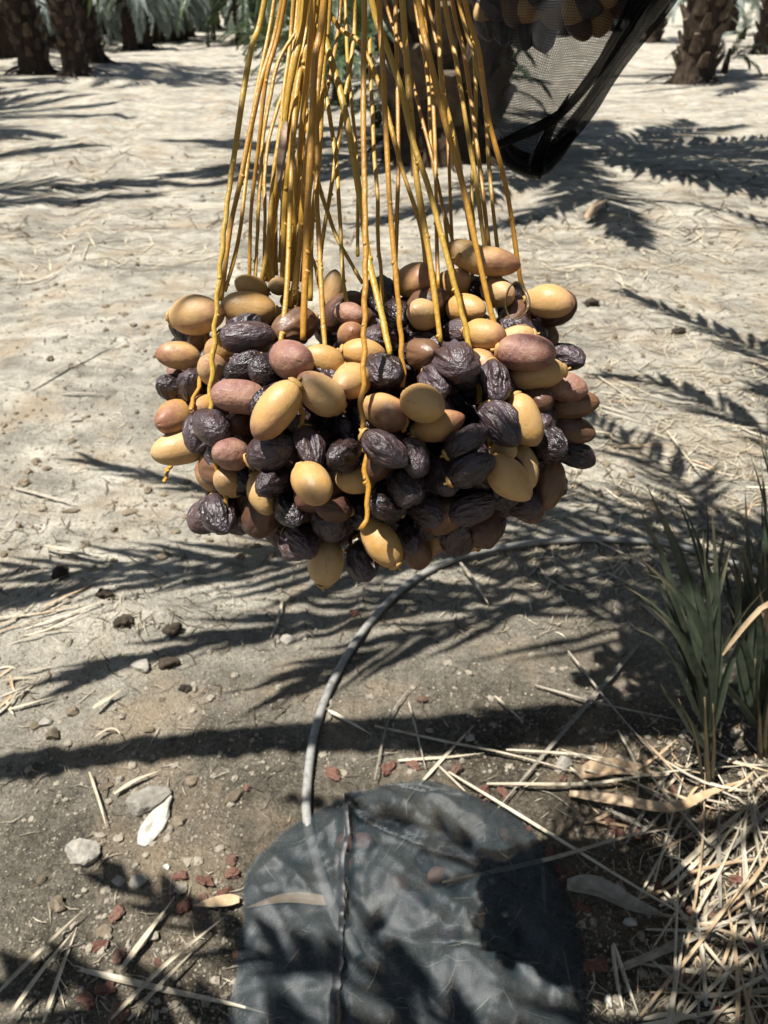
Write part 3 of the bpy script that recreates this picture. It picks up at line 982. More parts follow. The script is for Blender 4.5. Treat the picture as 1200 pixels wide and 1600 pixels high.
# pixel centre, apparent length, apparent width, image angle (clockwise from +x), kind, depth nudge (m, + is farther)
DL = [
    (307, 493, 82, 58, -6, 'Y', -.005), (389, 483, 84, 50, 6, 'Y', 0), (393, 449, 52, 36, 20, 'Y', .02), (386, 526, 84, 48, -5, 'S', -.004), (459, 512, 74, 52, -25, 'B', .015),
    (519, 458, 68, 36, 100, 'Y', .02), (456, 562, 64, 61, 10, 'P', -.02), (505, 563, 66, 44, 20, 'Y', .004), (421, 580, 62, 50, 5, 'S', -.006), (383, 575, 66, 44, -28, 'S', 0),
    (280, 556, 68, 42, 5, 'Y', -.004), (374, 620, 84, 52, 6, 'P', -.012), (431, 641, 104, 62, -53, 'Y', -.03), (500, 614, 82, 57, 36, 'Y', -.016), (549, 596, 66, 58, 150, 'Y', -.014),
    (272, 607, 56, 42, 20, 'D', .006), (282, 583, 40, 32, 0, 'P', .02), (333, 578, 48, 44, 60, 'Y', .01), (274, 653, 66, 52, -22, 'Y', -.004), (318, 636, 44, 36, -20, 'Y', .015),
    (568, 551, 68, 42, 5, 'Y', .004), (598, 580, 66, 52, 15, 'D', -.01), (550, 525, 46, 44, 90, 'Y', .02), (546, 491, 48, 36, 10, 'P', .03), (458, 470, 40, 30, 0, 'P', .04),
    (436, 447, 34, 30, 0, 'Y', .03), (593, 474, 52, 40, 60, 'D', .03), (313, 536, 40, 34, 10, 'Y', .02), (302, 602, 50, 44, 70, 'D', .02), (348, 556, 62, 50, 50, 'Y', .012),
    (648, 439, 62, 52, -8, 'Y', .01), (764, 409, 94, 44, 6, 'Y', .01), (730, 398, 62, 40, 20, 'Y', .03), (703, 448, 70, 52, -35, 'Y', .01), (742, 453, 50, 40, 0, 'S', .02),
    (778, 456, 54, 44, 20, 'Y', .015), (661, 491, 54, 48, 30, 'Y', .008), (729, 483, 60, 44, 5, 'Y', .004), (757, 523, 66, 46, 10, 'Y', 0), (859, 471, 72, 50, 9, 'Y', -.004),
    (805, 492, 54, 40, -60, 'B', .01), (661, 553, 54, 50, -10, 'B', 0), (713, 565, 64, 58, 50, 'D', -.018), (804, 532, 64, 40, -15, 'Y', .004), (822, 551, 88, 53, 5, 'P', -.02),
    (886, 557, 58, 42, 22, 'D', .004), (840, 584, 82, 46, -8, 'Y', -.004), (883, 604, 68, 44, 14, 'P', -.002), (773, 596, 66, 47, 80, 'D', -.01), (680, 597, 56, 46, 45, 'D', -.004),
    (750, 570, 62, 50, 20, 'Y', .006), (661, 631, 72, 60, 15, 'Y', -.024), (602, 644, 70, 55, 28, 'Y', -.016), (818, 657, 84, 54, 65, 'Y', -.012), (783, 663, 80, 54, 48, 'D', -.026),
    (893, 632, 82, 46, -6, 'B', .002), (838, 622, 54, 44, 30, 'B', .01), (808, 607, 52, 40, 0, 'Y', .012), (832, 518, 46, 36, 20, 'S', .02), (718, 520, 52, 40, 0, 'S', .012),
    (620, 490, 48, 40, 40, 'D', .03), (592, 530, 54, 42, 10, 'D', .014), (282, 700, 88, 50, -12, 'Y', -.004), (332, 668, 58, 55, 40, 'S', -.014), (362, 710, 62, 48, 8, 'P', -.008),
    (377, 661, 50, 42, 10, 'B', .006), (423, 706, 78, 56, -22, 'S', -.012), (484, 699, 68, 46, 75, 'D', -.014), (361, 752, 58, 52, 30, 'Y', .004), (330, 743, 56, 40, 50, 'Y', .012),
    (409, 772, 66, 44, 72, 'Y', .002), (424, 754, 56, 48, -30, 'D', -.008), (487, 756, 72, 57, 58, 'Y', -.034), (537, 712, 60, 50, -12, 'D', -.012), (557, 748, 60, 46, 0, 'Y', -.004),
    (343, 803, 66, 50, 72, 'D', .002), (375, 795, 52, 40, 70, 'D', .01), (455, 795, 60, 46, 70, 'D', -.008), (521, 794, 58, 42, 10, 'B', -.002), (417, 814, 44, 36, 60, 'D', .006),
    (431, 835, 40, 32, 60, 'D', .012), (466, 848, 62, 50, 35, 'D', 0), (487, 822, 54, 42, 60, 'D', .002), (510, 877, 76, 52, 97, 'Y', .006), (526, 830, 54, 44, 80, 'D', .006),
    (566, 878, 62, 44, 76, 'D', .0), (596, 848, 84, 54, 56, 'Y', -.036), (601, 702, 82, 52, 36, 'D', -.030), (648, 715, 62, 44, 75, 'D', -.016), (685, 664, 82, 48, -16, 'Y', -.008),
    (728, 690, 74, 42, -33, 'D', -.018), (737, 734, 78, 44, -30, 'D', -.022), (796, 748, 86, 58, 46, 'Y', -.040), (820, 728, 72, 40, 72, 'Y', 0), (778, 700, 56, 44, 20, 'Y', .008),
    (893, 672, 72, 40, 10, 'B', .004), (893, 707, 76, 38, 24, 'D', .0), (856, 692, 64, 44, 30, 'D', -.002), (855, 756, 82, 54, 95, 'B', .006), (637, 762, 58, 50, 60, 'D', -.006),
    (604, 792, 58, 42, 18, 'D', -.010), (667, 798, 58, 44, 40, 'D', -.002), (636, 838, 58, 40, 68, 'D', -.004), (652, 862, 52, 42, 80, 'B', .006), (681, 836, 76, 46, 112, 'Y', .004),
    (737, 794, 76, 42, -16, 'D', -.014), (722, 838, 64, 44, 30, 'Y', .006), (755, 822, 70, 50, 78, 'B', -.0), (815, 788, 62, 46, 20, 'D', .004), (690, 745, 66, 48, 60, 'D', .008),
    (570, 655, 56, 46, 30, 'D', .01), (530, 660, 60, 44, 60, 'D', .014), (465, 650, 56, 44, 80, 'D', .012), (640, 680, 56, 46, 20, 'D', .014), (390, 690, 50, 42, 60, 'B', .012),
    (560, 800, 56, 44, 60, 'D', .004), (700, 700, 56, 46, 0, 'D', .016), (770, 770, 60, 46, 40, 'D', .008), (845, 650, 56, 44, 60, 'D', .012), (495, 660, 54, 44, 30, 'B', .018),
]


def ell_depth(px, py, C, ax):
    r = ray(px, py) / ax
    o = (CAM - C) / ax
    A = r @ r; B = 2 * r @ o; Cc = o @ o - 1
    disc = B * B - 4 * A * Cc
    if disc > 0:
        return (-B - math.sqrt(disc)) / (2 * A)
    return -B / (2 * A)


BC = D(588, 640, 0.635)
BAX = np.array([0.165, 0.105, 0.092])
items = []
for (px, py, L, W, a, k, dz) in DL:
    items.append([px, py, L, W, a, k, ell_depth(px, py, BC, BAX) + dz * 0.9 + 0.004 - (0.030 if dz < 0.004 else 0.014) * min(1, max(0, (py - 660) / 130))])


def solve_dates(items, iters=50):
    n = len(items)
    px = np.array([i[0] for i in items], float); py = np.array([i[1] for i in items], float)
    dep = np.array([i[6] for i in items])
    rays = np.array([ray(a, b) for a, b in zip(px, py)])
    L = np.array([i[2] for i in items], float); W = np.array([i[3] for i in items], float)
    kk = [i[5] for i in items]
    asp = np.maximum(L / W, np.where(np.array(kk) == 'D', 1.62, 1.5))                       # real dates are about 1.5 times as long as wide
    ang = np.radians([i[4] for i in items])
    out = np.array([(px - 588), (py - 590)]).T
    dirx, diry = np.cos(ang), np.sin(ang)
    flip = np.where(dirx * out[:, 0] + diry * out[:, 1] * 1.3 < 0, -1, 1) * np.where(np.arange(n) * 7 % 20 < 3, -1, 1)
    dirx, diry = dirx * flip, diry * flip
    ratio2 = (L / W) ** 2
    cos2 = np.clip((ratio2 - 1) / (asp ** 2 - 1), 0.0, 1)
    tilt = np.arccos(np.sqrt(cos2))
    axes = []
    for i in range(n):
        v = rays[i] / np.linalg.norm(rays[i])
        rx = RIGHT - v * (RIGHT @ v); rx /= np.linalg.norm(rx)
        dn = np.cross(v, rx)
        if dn[2] > 0: dn = -dn
        e = dirx[i] * rx + diry[i] * dn
        axes.append(e * math.cos(tilt[i]) - v * math.sin(tilt[i]))      # tip leans to the viewer
    axes = np.array(axes)
    for _ in range(iters):
        c = CAM + rays * dep[:, None]
        w = W * dep / F / 2 * 0.86
        half = asp * W * dep / F / 2 - w
        sph = np.stack([c - axes * half[:, None], c, c + axes * half[:, None]], 1)
        dmin = np.full((n, n), 9.0)
        for a in range(3):
            for b in range(3):
                dmin = np.minimum(dmin, np.linalg.norm(sph[:, None, a] - sph[None, :, b], axis=2))
        ov = (w[:, None] + w[None, :]) - dmin
        np.fill_diagonal(ov, 0)
        ov = np.maximum(ov, 0)
        behind = dep[:, None] > dep[None, :]
        push = np.where(behind, ov, -0.35 * ov)
        dep = dep + 0.16 * np.clip(push.sum(1), -0.02, 0.03)
    return rays, dep, axes, W, asp


rays_, dep_, axes_, W_, asp_ = solve_dates(items)
bunch = thing('date_bunch', 'large hanging bunch of yellow and dark dates on long yellow strands in front', 'date bunch', BC)


def axis_matrix(c, axis, roll):
    x = Vector(axis).normalized()
    up = Vector((0, 0, 1)) if abs(x.z) < 0.9 else Vector((0, 1, 0))
    y = up.cross(x).normalized(); z = x.cross(y)
    M = Matrix((x, y, z)).transposed().to_4x4()
    return Matrix.Translation(Vector(c)) @ M @ Matrix.Rotation(roll, 4, 'X')


def add_date(parent, origin, c, axis, kind, length, width, r, with_calyx=True):
    o = bpy.data.objects.new('date', r.choice(DATES[kind]))
    link(o, parent)
    o['label'] = DATE_LABEL[kind]
    o.matrix_local = Matrix.Translation(-Vector(origin)) @ axis_matrix(c, axis, r.uniform(0, 6.28)) @ Matrix.Diagonal((length / 0.044, width / 0.029 * r.uniform(0.95, 1.05), width / 0.029 * r.uniform(0.93, 1.05), 1))
    if with_calyx:
        q = bpy.data.objects.new('calyx', CALYX)
        link(q, o)
    return o


rd = random.Random(5)
date_pos = []
for i, it in enumerate(items):
    c = CAM + rays_[i] * dep_[i]
    w = W_[i] * dep_[i] / F * (1.06 if it[5] == 'D' else 1.05)
    add_date(bunch, BC, c, axes_[i], it[5], w * asp_[i], w, rd)
    date_pos.append((it[0], it[1], c, dep_[i]))
for i, it in enumerate(items):
    if 470 < it[1] < 830 and 300 < it[0] < 860:
        c = CAM + ray(it[0] + rd.uniform(-16, 16), it[1] + rd.uniform(-12, 12)) * (dep_[i] + rd.uniform(0.030, 0.045))
        add_date(bunch, BC, c, rng.normal(size=3), rd.choice('DDDB'), 0.044, 0.030, rd, False)
for i in range(70):
    px, py = rd.uniform(350, 840), rd.uniform(640, 850)
    if ((px - 590) / 270) ** 2 + ((py - 660) / 210) ** 2 > 0.9: continue
    c = D(px, py, rd.uniform(0.575, 0.64))
    add_date(bunch, BC, c, rng.normal(size=3), rd.choice('DDDB'), 0.045, 0.031, rd, False)
# the heart and the far side of the bunch
for i in range(160):
    back_side = i >= 85
    for _ in range(30):
        v = rng.normal(size=3); v /= np.linalg.norm(v)
        if not back_side or (v[1] > 0.25 and v[2] < 0.55):
            break
    q = 0.93 if back_side else rng.uniform(0.2, 0.74)
    c = BC + v * BAX * q + (np.array([0, 0.012, 0]) if back_side else np.array([0, 0.018, -0.010]))
    ax = v * 0.7 + rng.normal(size=3) * 0.5 + np.array([0, 0, -0.4])
    k = rd.choice('DDBDY' if back_side else 'DDDDB')
    add_date(bunch, BC, c, ax, k, rng.uniform(.040, .048), rng.uniform(.027, .031), rd, back_side)

# ------------------------------------------------------------------ strands
TOP = np.array([-0.025, 0.63, 1.62])        # where they leave the stalk, above the frame


def near_depth(px, py, default):
    best = sorted(((px - a) ** 2 + (py - b) ** 2, d) for a, b, c, d in date_pos)[:3]
    return sum(d for _, d in best) / len(best)


def strand(pix, d0, d1, rad=0.0024, zig=0, nodes=True, seed=0, taper=0.75):
    """pix: pixel track from the top of the frame down; d0, d1 depth at the top and the bottom"""
    r = np.random.default_rng(seed)
    px = np.array(pix, float)
    cum = np.concatenate([[0], np.cumsum(np.linalg.norm(np.diff(px, axis=0), axis=1))]); cum /= cum[-1]
    pts = [D(a, b, d0 + (d1 - d0) * t) for (a, b), t in zip(px, cum)]
    if px[0][1] < 30:
        first = pts[0]
        up = TOP + np.array([(px[0][0] - 570) * 0.00010, (d0 - 0.64) * 0.4, 0])
        dirv = pts[0] - pts[1]; dirv /= np.linalg.norm(dirv)
        far_ = np.linalg.norm(up - first)
        mid_ = (first + dirv * far_ * 0.45) * 0.6 + (first + (up - first) * 0.45) * 0.4
        pts = [up, mid_] + pts
    n = max(40, int(len(pts) * 16))
    path = smooth_path(pts, n)
    t = np.linspace(0, 1, n)
    path += np.stack([vnoise(t * 7 + seed, 0.3, 0.1), vnoise(0.3, t * 7 + seed, 0.7), np.zeros(n)], -1) * 0.0022 + np.stack([vnoise(t * 21 + seed, 0.9, 0.1), vnoise(0.9, t * 21 + seed, 0.7), np.zeros(n)], -1) * 0.0005
    if zig:
        k = np.clip((t - 1 + zig) / zig, 0, 1)
        seglen = np.concatenate([[0], np.cumsum(np.linalg.norm(np.diff(path, axis=0), axis=1))])
        path += np.outer(np.arcsin(np.sin(seglen / 0.0115 * math.pi)) * 0.0009 * k, RIGHT)
    rr = rad * (1 + (taper - 1) * t) * (1 + 0.12 * vnoise(t * 20, seed, 0.2) + (0.30 * t ** 4) * vnoise(t * 70, seed, 0.6)) * 0.93
    mb = MB()
    tube(mb, path, rr, 10, 0.74)
    if nodes:
        for _ in range(5):
            i = int(r.integers(int(n * 0.72), n - 1))
            p = path[i]; a = r.uniform(0, 6.28)
            dv = np.array([math.cos(a), math.sin(a), -0.6]); dv /= np.linalg.norm(dv)
            tube(mb, [p, p + dv * rr[i] * 1.3, p + dv * rr[i] * 1.6], [rr[i] * 0.9, rr[i] * 0.7, rr[i] * 0.3], 6)
    me = mb.build('strand', M_STRAND)
    o = obj('strand', me, bunch)
    o.matrix_local = Matrix.Translation(-Vector(BC))
    return o


SL = [  # pixel track, depth at top (None = from the bunch at the bottom)
    ([(415, 0), (393, 79), (370, 219), (352, 340), (341, 440), (336, 500), (333, 560), (330, 610), (328, 650)], .565, .560, .0026, .3),
    ([(441, 0), (405, 135), (377, 280), (360, 360), (346, 470)], .61, None, .0028, 0),
    ([(428, 0), (400, 154), (384, 290), (372, 380), (352, 455)], .66, None, .0022, 0),
    ([(446, 0), (417, 121), (405, 224), (393, 327), (389, 462)], .59, None, .0021, 0),
    ([(470, 40), (433, 103), (414, 196), (407, 280), (398, 445)], .63, None, .0023, 0),
    ([(472, 60), (426, 196), (414, 271), (414, 336), (411, 440)], .66, None, .0021, 0),
    ([(477, 0), (461, 93), (449, 154), (435, 261), (424, 327), (424, 450)], .60, None, .0034, 0),
    ([(484, 0), (463, 140), (456, 233), (452, 327), (447, 455), (437, 540)], .62, None, .0028, 0),
    ([(505, 0), (491, 93), (487, 187), (480, 327), (477, 430), (474, 532)], .565, None, .0034, 0),
    ([(495, 0), (478, 120), (468, 250), (452, 400), (448, 470)], .64, None, .0032, 0),
    ([(498, 0), (481, 140), (470, 300), (466, 380), (462, 500)], .68, None, .0024, 0),
    ([(500, 40), (533, 154), (554, 261), (568, 336), (580, 415), (612, 555)], .62, None, .0034, 0),
    ([(498, 90), (519, 210), (529, 280), (536, 415), (541, 480)], .67, None, .0022, 0),
    ([(556, 0), (552, 79), (533, 187), (515, 303), (505, 373), (500, 440)], .66, None, .0024, 0),
    ([(571, 0), (570, 93), (568, 233), (570, 420), (571, 500), (570, 590), (566, 640), (572, 700), (571, 740), (574, 790), (562, 828)], .53, .515, .0025, .35),
    ([(578, 60), (585, 220), (594, 415), (598, 500)], .68, None, .0021, 0),
    ([(594, 0), (599, 140), (606, 280), (617, 415), (626, 520), (631, 605)], .55, None, .0026, .12),
    ([(617, 0), (622, 187), (621, 340), (618, 440)], .64, None, .0024, 0),
    ([(580, 0), (599, 56), (627, 140), (645, 219), (669, 289), (687, 355), (704, 415), (728, 510), (740, 570), (752, 632)], .57, None, .0029, .15),
    ([(629, 0), (638, 107), (648, 243), (659, 327), (673, 415), (688, 535)], .575, None, .0031, 0),
    ([(655, 0), (673, 93), (692, 177), (720, 280), (750, 415), (781, 545)], .57, None, .0030, 0),
    ([(683, 0), (690, 131), (711, 219), (729, 327), (738, 400), (735, 440)], .64, None, .0026, 0),
    ([(706, 0), (725, 84), (739, 187), (752, 290), (764, 385)], .67, None, .0026, 0),
    ([(694, 0), (711, 93), (727, 187), (743, 280), (760, 415), (772, 480)], .63, None, .0026, 0),
    ([(725, 0), (748, 79), (762, 177), (790, 299), (809, 415), (822, 470), (830, 520)], .60, None, .0027, .1),
    ([(716, 0), (753, 140), (767, 280), (781, 415), (784, 450)], .66, None, .0023, 0),
    ([(662, 20), (673, 93), (680, 220), (683, 350), (686, 450)], .68, None, .0023, 0),
    ([(670, 0), (690, 110), (701, 215), (706, 350), (708, 440)], .68, None, .0020, 0),
    ([(476, 160), (491, 257), (519, 350), (548, 410), (566, 442)], .66, None, .0023, 0),
    ([(512, 14), (561, 65), (594, 135), (627, 261), (659, 364), (668, 470)], .63, None, .0025, 0),
    ([(452, 300), (463, 345), (491, 411), (498, 450)], .66, None, .0020, 0),
    ([(540, 0), (545, 120), (557, 260), (560, 400)], .70, None, .0021, 0),
    ([(458, 0), (442, 150), (432, 300), (432, 430)], .65, None, .0024, 0),
    ([(490, 0), (474, 180), (462, 320), (456, 440)], .59, None, .0030, 0),
    ([(508, 30), (496, 140), (494, 260), (500, 400), (508, 560)], .60, None, .0025, 0),
    ([(466, 0), (446, 180), (440, 320), (436, 410)], .69, None, .0021, 0),
    ([(602, 0), (634, 90), (662, 200), (690, 320), (700, 400)], .69, None, .0020, 0),
    ([(648, 0), (668, 130), (676, 260), (720, 420), (733, 470)], .70, None, .0021, 0),
    ([(738, 40), (744, 160), (736, 300), (744, 380), (752, 440)], .70, None, .0020, 0),
    ([(482, 0), (468, 110), (447, 220), (430, 330), (418, 440)], .615, None, .0030, 0),
    ([(490, 0), (476, 90), (460, 200), (446, 320), (440, 450)], .605, None, .0034, 0),
    ([(508, 0), (498, 130), (478, 260), (468, 380), (460, 470)], .58, None, .0032, 0),
    ([(498, 60), (488, 180), (474, 300), (466, 400), (452, 480)], .60, None, .0030, 0),
    ([(515, 0), (505, 110), (498, 240), (486, 360), (484, 470)], .62, None, .0028, 0),
    ([(470, 0), (452, 120), (428, 260), (418, 380), (405, 450)], .625, None, .0026, 0),
    ([(532, 0), (520, 90), (498, 200), (480, 330), (470, 440)], .70, None, .0022, 0),
]
for i, (pix, d0, d1, rad, zig) in enumerate(SL):
    d = d1 if d1 else near_depth(pix[-1][0], pix[-1][1], 0.6)
    if d1 is None and pix[-1][1] > 500:
        d = ell_depth(pix[-1][0], pix[-1][1], BC, BAX) + 0.018
    strand(pix, d0, d, rad, zig, True, i)
# strand ends that hang on below the upper dates
for i, (pix, dd) in enumerate([([(333, 676), (337, 725), (344, 760), (357, 800)], -.026), ([(326, 505), (321, 550), (310, 600), (298, 640)], -.008),
                               ([(268, 728), (262, 734), (260, 744), (257, 752)], 0.0), ([(470, 630), (472, 660), (470, 690)], -.006), ([(755, 640), (762, 670), (768, 700)], -.006), ([(560, 828), (548, 845), (543, 862)], -.012), ([(635, 640), (634, 672)], -.006)]):
    a = ell_depth(pix[0][0], pix[0][1], BC, BAX) + dd - .004 + (0.028 if i not in (3, 6) else 0); b = ell_depth(pix[-1][0], pix[-1][1], BC, BAX) + dd - .004
    strand(pix, a, b, .0021, 1.0, True, 60 + i)
# curled dry loop on the right
mb = MB()
lc = D(808, 470, ell_depth(808, 470, BC, BAX) - 0.035)
loop = [lc + RIGHT * 0.0085 * math.cos(a) + UP * 0.0135 * math.sin(a) + FWD * 0.004 * math.sin(2 * a) for a in np.linspace(-0.6, 5.9, 24)]
tube(mb, loop, np.linspace(0.0016, 0.0008, 24), 7, 0.6)
o = obj('dry_tendril', mb.build('dry_tendril', mat_simple('dry_tendril', (0.05, 0.035, 0.015), (0.14, 0.09, 0.04), 200, 0.4, 0.5, 0.2, 0.001)), bunch)
o.matrix_local = Matrix.Translation(-Vector(BC))
# dark bract among the strands
mb = MB()
ribbon(mb, smooth_path([D(446, 190, .612), D(438, 260, .607), D(438, 300, .605), D(440, 320, .604)], 10), blade_width(10, 0.006, 0.5, 0.1), 0.5, up=-FWD)
o = obj('dry_bract', mb.build('dry_bract', mat_simple('dry_bract', (0.10, 0.055, 0.035), (0.42, 0.30, 0.22), 80, 0.6, 0.3, 0.3, 0.002)), bunch)
o.matrix_local = Matrix.Translation(-Vector(BC))
# stalk arching back to its palm
mb = MB()
tube(mb, smooth_path([TOP + np.array([0.0, 0, -0.03]), TOP + np.array([0.04, 0.01, 0.14]), np.array([0.35, 0.72, 2.08]), np.array([0.9, 0.9, 2.22]), np.array([1.38, 1.0, 2.0])], 26), np.linspace(0.017, 0.024, 26), 10, 0.6)
o = obj('stalk', mb.build('stalk', M_STRAND), bunch)
o.matrix_local = Matrix.Translation(-Vector(BC))

# ------------------------------------------------------------------ second bunch in its hanging net
NZ = 1.0
C2 = D(872, -40, NZ)
bunch2 = thing('date_bunch', 'shaded date bunch at the top inside the black hanging net', 'date bunch', C2)
B2 = [(787, 40, 44, 30, 85, 'D'), (829, 12, 56, 34, -15, 'Y'), (819, 48, 44, 30, 80, 'D'), (848, 52, 52, 34, 75, 'D'), (887, 17, 50, 34, 15, 'Y'), (937, 26, 54, 36, 85, 'Y'), (905, 36, 44, 32, 50, 'B'),
      (770, 8, 44, 32, 40, 'D'), (863, 18, 46, 34, 60, 'B'), (800, 10, 44, 32, 70, 'B'), (965, 8, 46, 32, 10, 'B'), (985, 2, 40, 30, 60, 'D'), (915, 6, 48, 34, 20, 'D'), (760, 34, 34, 26, 70, 'D'), (852, -8, 48, 34, 0, 'D'), (940, -12, 50, 34, 30, 'Y')]
ax2 = np.array([0.13, 0.10, 0.085])
r2 = random.Random(8)
for (px, py, L, W, a, k) in B2:
    dpt = ell_depth(px, py, C2, ax2) + 0.01
    v = ray(px, py); v /= np.linalg.norm(v)
    rx = RIGHT - v * (RIGHT @ v); rx /= np.linalg.norm(rx)
    dn = np.cross(v, rx); dn = -dn if dn[2] > 0 else dn
    e = math.cos(math.radians(a)) * rx + math.sin(math.radians(a)) * dn
    add_date(bunch2, C2, D(px, py, dpt), e - v * 0.25, k, 0.047, 0.031, r2)
for i in range(60):
    v = rng.normal(size=3); v /= np.linalg.norm(v)
    if v[2] < -0.55: v[2] *= -1
    add_date(bunch2, C2, C2 + v * ax2 * rng.uniform(0.55, 1.0), v * 0.6 + rng.normal(size=3) * 0.5, r2.choice('DDBYB'), 0.044, 0.029, r2, False)
top2 = C2 + np.array([0.03, 0.02, 0.55])
for i in range(14):
    a = 2 * math.pi * i / 14
    e = C2 + ax2 * np.array([math.cos(a), math.sin(a), 0.3]) * 0.8
    mb = MB(); tube(mb, smooth_path([top2, (top2 + e) / 2 + np.array([math.cos(a), math.sin(a), 0]) * 0.02, e], 12), np.linspace(.003, .0022, 12), 7)
    o = obj('strand', mb.build('strand', M_STRAND), bunch2); o.matrix_local = Matrix.Translation(-Vector(C2))
mb = MB(); tube(mb, smooth_path([top2 - np.array([0, 0, 0.03]), top2 + np.array([0.02, 0, 0.12]), np.array([0.75, 1.1, 2.15]), np.array([1.38, 1.02, 2.0])], 20), np.linspace(.016, .022, 20), 10, 0.6)
o = obj('stalk', mb.build('stalk', M_STRAND), bunch2); o.matrix_local = Matrix.Translation(-Vector(C2))

net = thing('net_bag', 'black sheer net bag hanging at the top right around the second bunch', 'net bag', C2, None)
rows = [(-330, 770, 1050), (-240, 745, 1080), (-140, 725, 1085), (-60, 728, 1066), (0, 736, 1042), (50, 742, 1003), (100, 746, 966), (150, 753, 930), (200, 768, 894), (240, 790, 866), (262, 812, 848), (272, 824, 838)]
ra = np.array(rows, float)
yy = np.linspace(-330, 272, 60)
mb = MB(); NA = 72
vs = []; uv = []
for j, y in enumerate(yy):
    xl = np.interp(y, ra[:, 0], ra[:, 1]); xr = np.interp(y, ra[:, 0], ra[:, 2])
    c = D((xl + xr) / 2, y, NZ)
    hw = (xr - xl) / 2 / F * NZ
    hd = max(0.02, hw * 0.85)
    for k in range(NA + 1):
        a = 2 * math.pi * k / NA
        w = 1 + (0.16 * float(vnoise(math.cos(a) * 3.2, math.sin(a) * 3.2, y * 0.006)) + 0.10 * float(vnoise(math.cos(a) * 7, math.sin(a) * 7, y * 0.01))) * (1 - abs(math.cos(a)) ** 6)
        vs.append(c + np.array([hw * math.cos(a), hd * math.sin(a) * w, 0.012 * float(vnoise(math.cos(a) * 5, math.sin(a) * 5, y * 0.012))]))
        uv.append((k / NA, j / 60))
fs = []
for j in range(59):
    for k in range(NA):
        fs.append((j * (NA + 1) + k, j * (NA + 1) + k + 1, (j + 1) * (NA + 1) + k + 1, (j + 1) * (NA + 1) + k))
mb.add(vs, fs, uv)
o = obj('net_cloth', mb.build('net_cloth', M_NETH), net); o.matrix_local = Matrix.Translation(-Vector(C2))


def fold_strip(pix, wid, depth, seed, name='gathered_fold'):
    pts = smooth_path([D(a, b, depth) for a, b in pix], 40)
    w = np.interp(np.linspace(0, 1, 40), np.linspace(0, 1, len(wid)), wid) / F * depth
    T = np.gradient(pts, axis=0); T /= np.linalg.norm(T, axis=1)[:, None]
    vs = []; uv = []
    K = 14
    for i, p in enumerate(pts):
        s = np.cross(T[i], FWD); s /= np.linalg.norm(s)
        for k in range(K + 1):
            q = k / K - 0.5
            vs.append(p + s * w[i] * q + FWD * (0.007 * math.sin(k * 1.9 + seed) + 0.014 * float(vnoise(k * 0.6 + seed, i * 0.12, 1.0))))
            uv.append((k / K, i / 40))
    fs = [(i * (K + 1) + k, i * (K + 1) + k + 1, (i + 1) * (K + 1) + k + 1, (i + 1) * (K + 1) + k) for i in range(39) for k in range(K)]
    m = MB(); m.add(vs, fs, uv)
    o = obj(name, m.build(name, M_NETFOLD), net); o.matrix_local = Matrix.Translation(-Vector(C2))


fold_strip([(1075, -90), (1030, 0), (968, 90), (925, 160), (880, 215), (835, 262)], [70, 50, 34, 26, 30, 16], NZ - 0.01, 1)
fold_strip([(1010, -20), (965, 60), (925, 120), (870, 180), (800, 216), (775, 226)], [36, 26, 20, 14, 12, 8], NZ - 0.07, 2)
fold_strip([(752, 150), (765, 200), (800, 246), (850, 266)], [8, 16, 30, 30], NZ + 0.02, 6)
fold_strip([(890, 150), (860, 200), (845, 235), (838, 266)], [6, 12, 22, 30], NZ - 0.05, 7)
fold_strip([(775, 205), (800, 250), (838, 262), (872, 236), (900, 205)], [8, 20, 28, 24, 10], NZ - 0.03, 3)

C3 = np.array([0.02, 1.0, 1.64])  # unseen third bunch, added so its shade falls on second bunch and soil
shade_bunch = thing('date_bunch', 'unseen third date bunch added above the frame to cast shade', 'date bunch', C3)
for i in range(110):
    v = rng.normal(size=3); v /= np.linalg.norm(v)
    add_date(shade_bunch, C3, C3 + v * np.array([.17, .14, .11]) * rng.uniform(0.6, 1.0), v * 0.6 + rng.normal(size=3) * 0.5, r2.choice('DYBYP'), 0.044, 0.029, r2, False)
for i in range(14):
    a = 2 * math.pi * i / 14
    e = C3 + np.array([.15 * math.cos(a), .12 * math.sin(a), .04])
    mb = MB(); tube(mb, smooth_path([C3 + np.array([.1, 0, .5]), C3 + np.array([.04 + .06 * math.cos(a), .05 * math.sin(a), .28]), e], 12), np.linspace(.003, .0022, 12), 7)
    o = obj('strand', mb.build('strand', M_STRAND), shade_bunch); o.matrix_local = Matrix.Translation(-Vector(C3))
mb = MB(); tube(mb, smooth_path([C3 + np.array([.1, 0, .47]), C3 + np.array([.14, 0, .56]), np.array([0.6, 1.02, 2.42]), np.array([1.38, 1.02, 2.05])], 20), np.linspace(.016, .022, 20), 10, 0.6)
o = obj('stalk', mb.build('stalk', M_STRAND), shade_bunch); o.matrix_local = Matrix.Translation(-Vector(C3))

# ------------------------------------------------------------------ drip hose
def hose_path(px):
    pts = [G(a, b, 0.011) for a, b in px]
    p = smooth_path(pts, 90)
    p[:, 2] = np.maximum(p[:, 2], ground_z(p[:, 0], p[:, 1]) + 0.008)
    k = np.ones(9) / 9
    z = np.convolve(np.pad(p[:, 2], 4, mode='edge'), k, mode='valid')
    p[:, 2] = z
    return p


hose = thing('irrigation_hose', 'dusty grey irrigation hose curving across the soil', 'hose', G(570, 985))
mb = MB()
hp = hose_path([(560, 1500), (520, 1420), (495, 1350), (481, 1290), (480, 1240), (492, 1150), (522, 1068), (572, 985), (640, 916), (720, 876), (830, 853), (940, 848), (1040, 855), (1130, 880), (1260, 930), (1400, 1000)])
tube(mb, hp, 0.0088, 12)
o = obj('tube', mb.build('tube', M_HOSE), hose); o.matrix_local = Matrix.Translation(-Vector(hose.location))

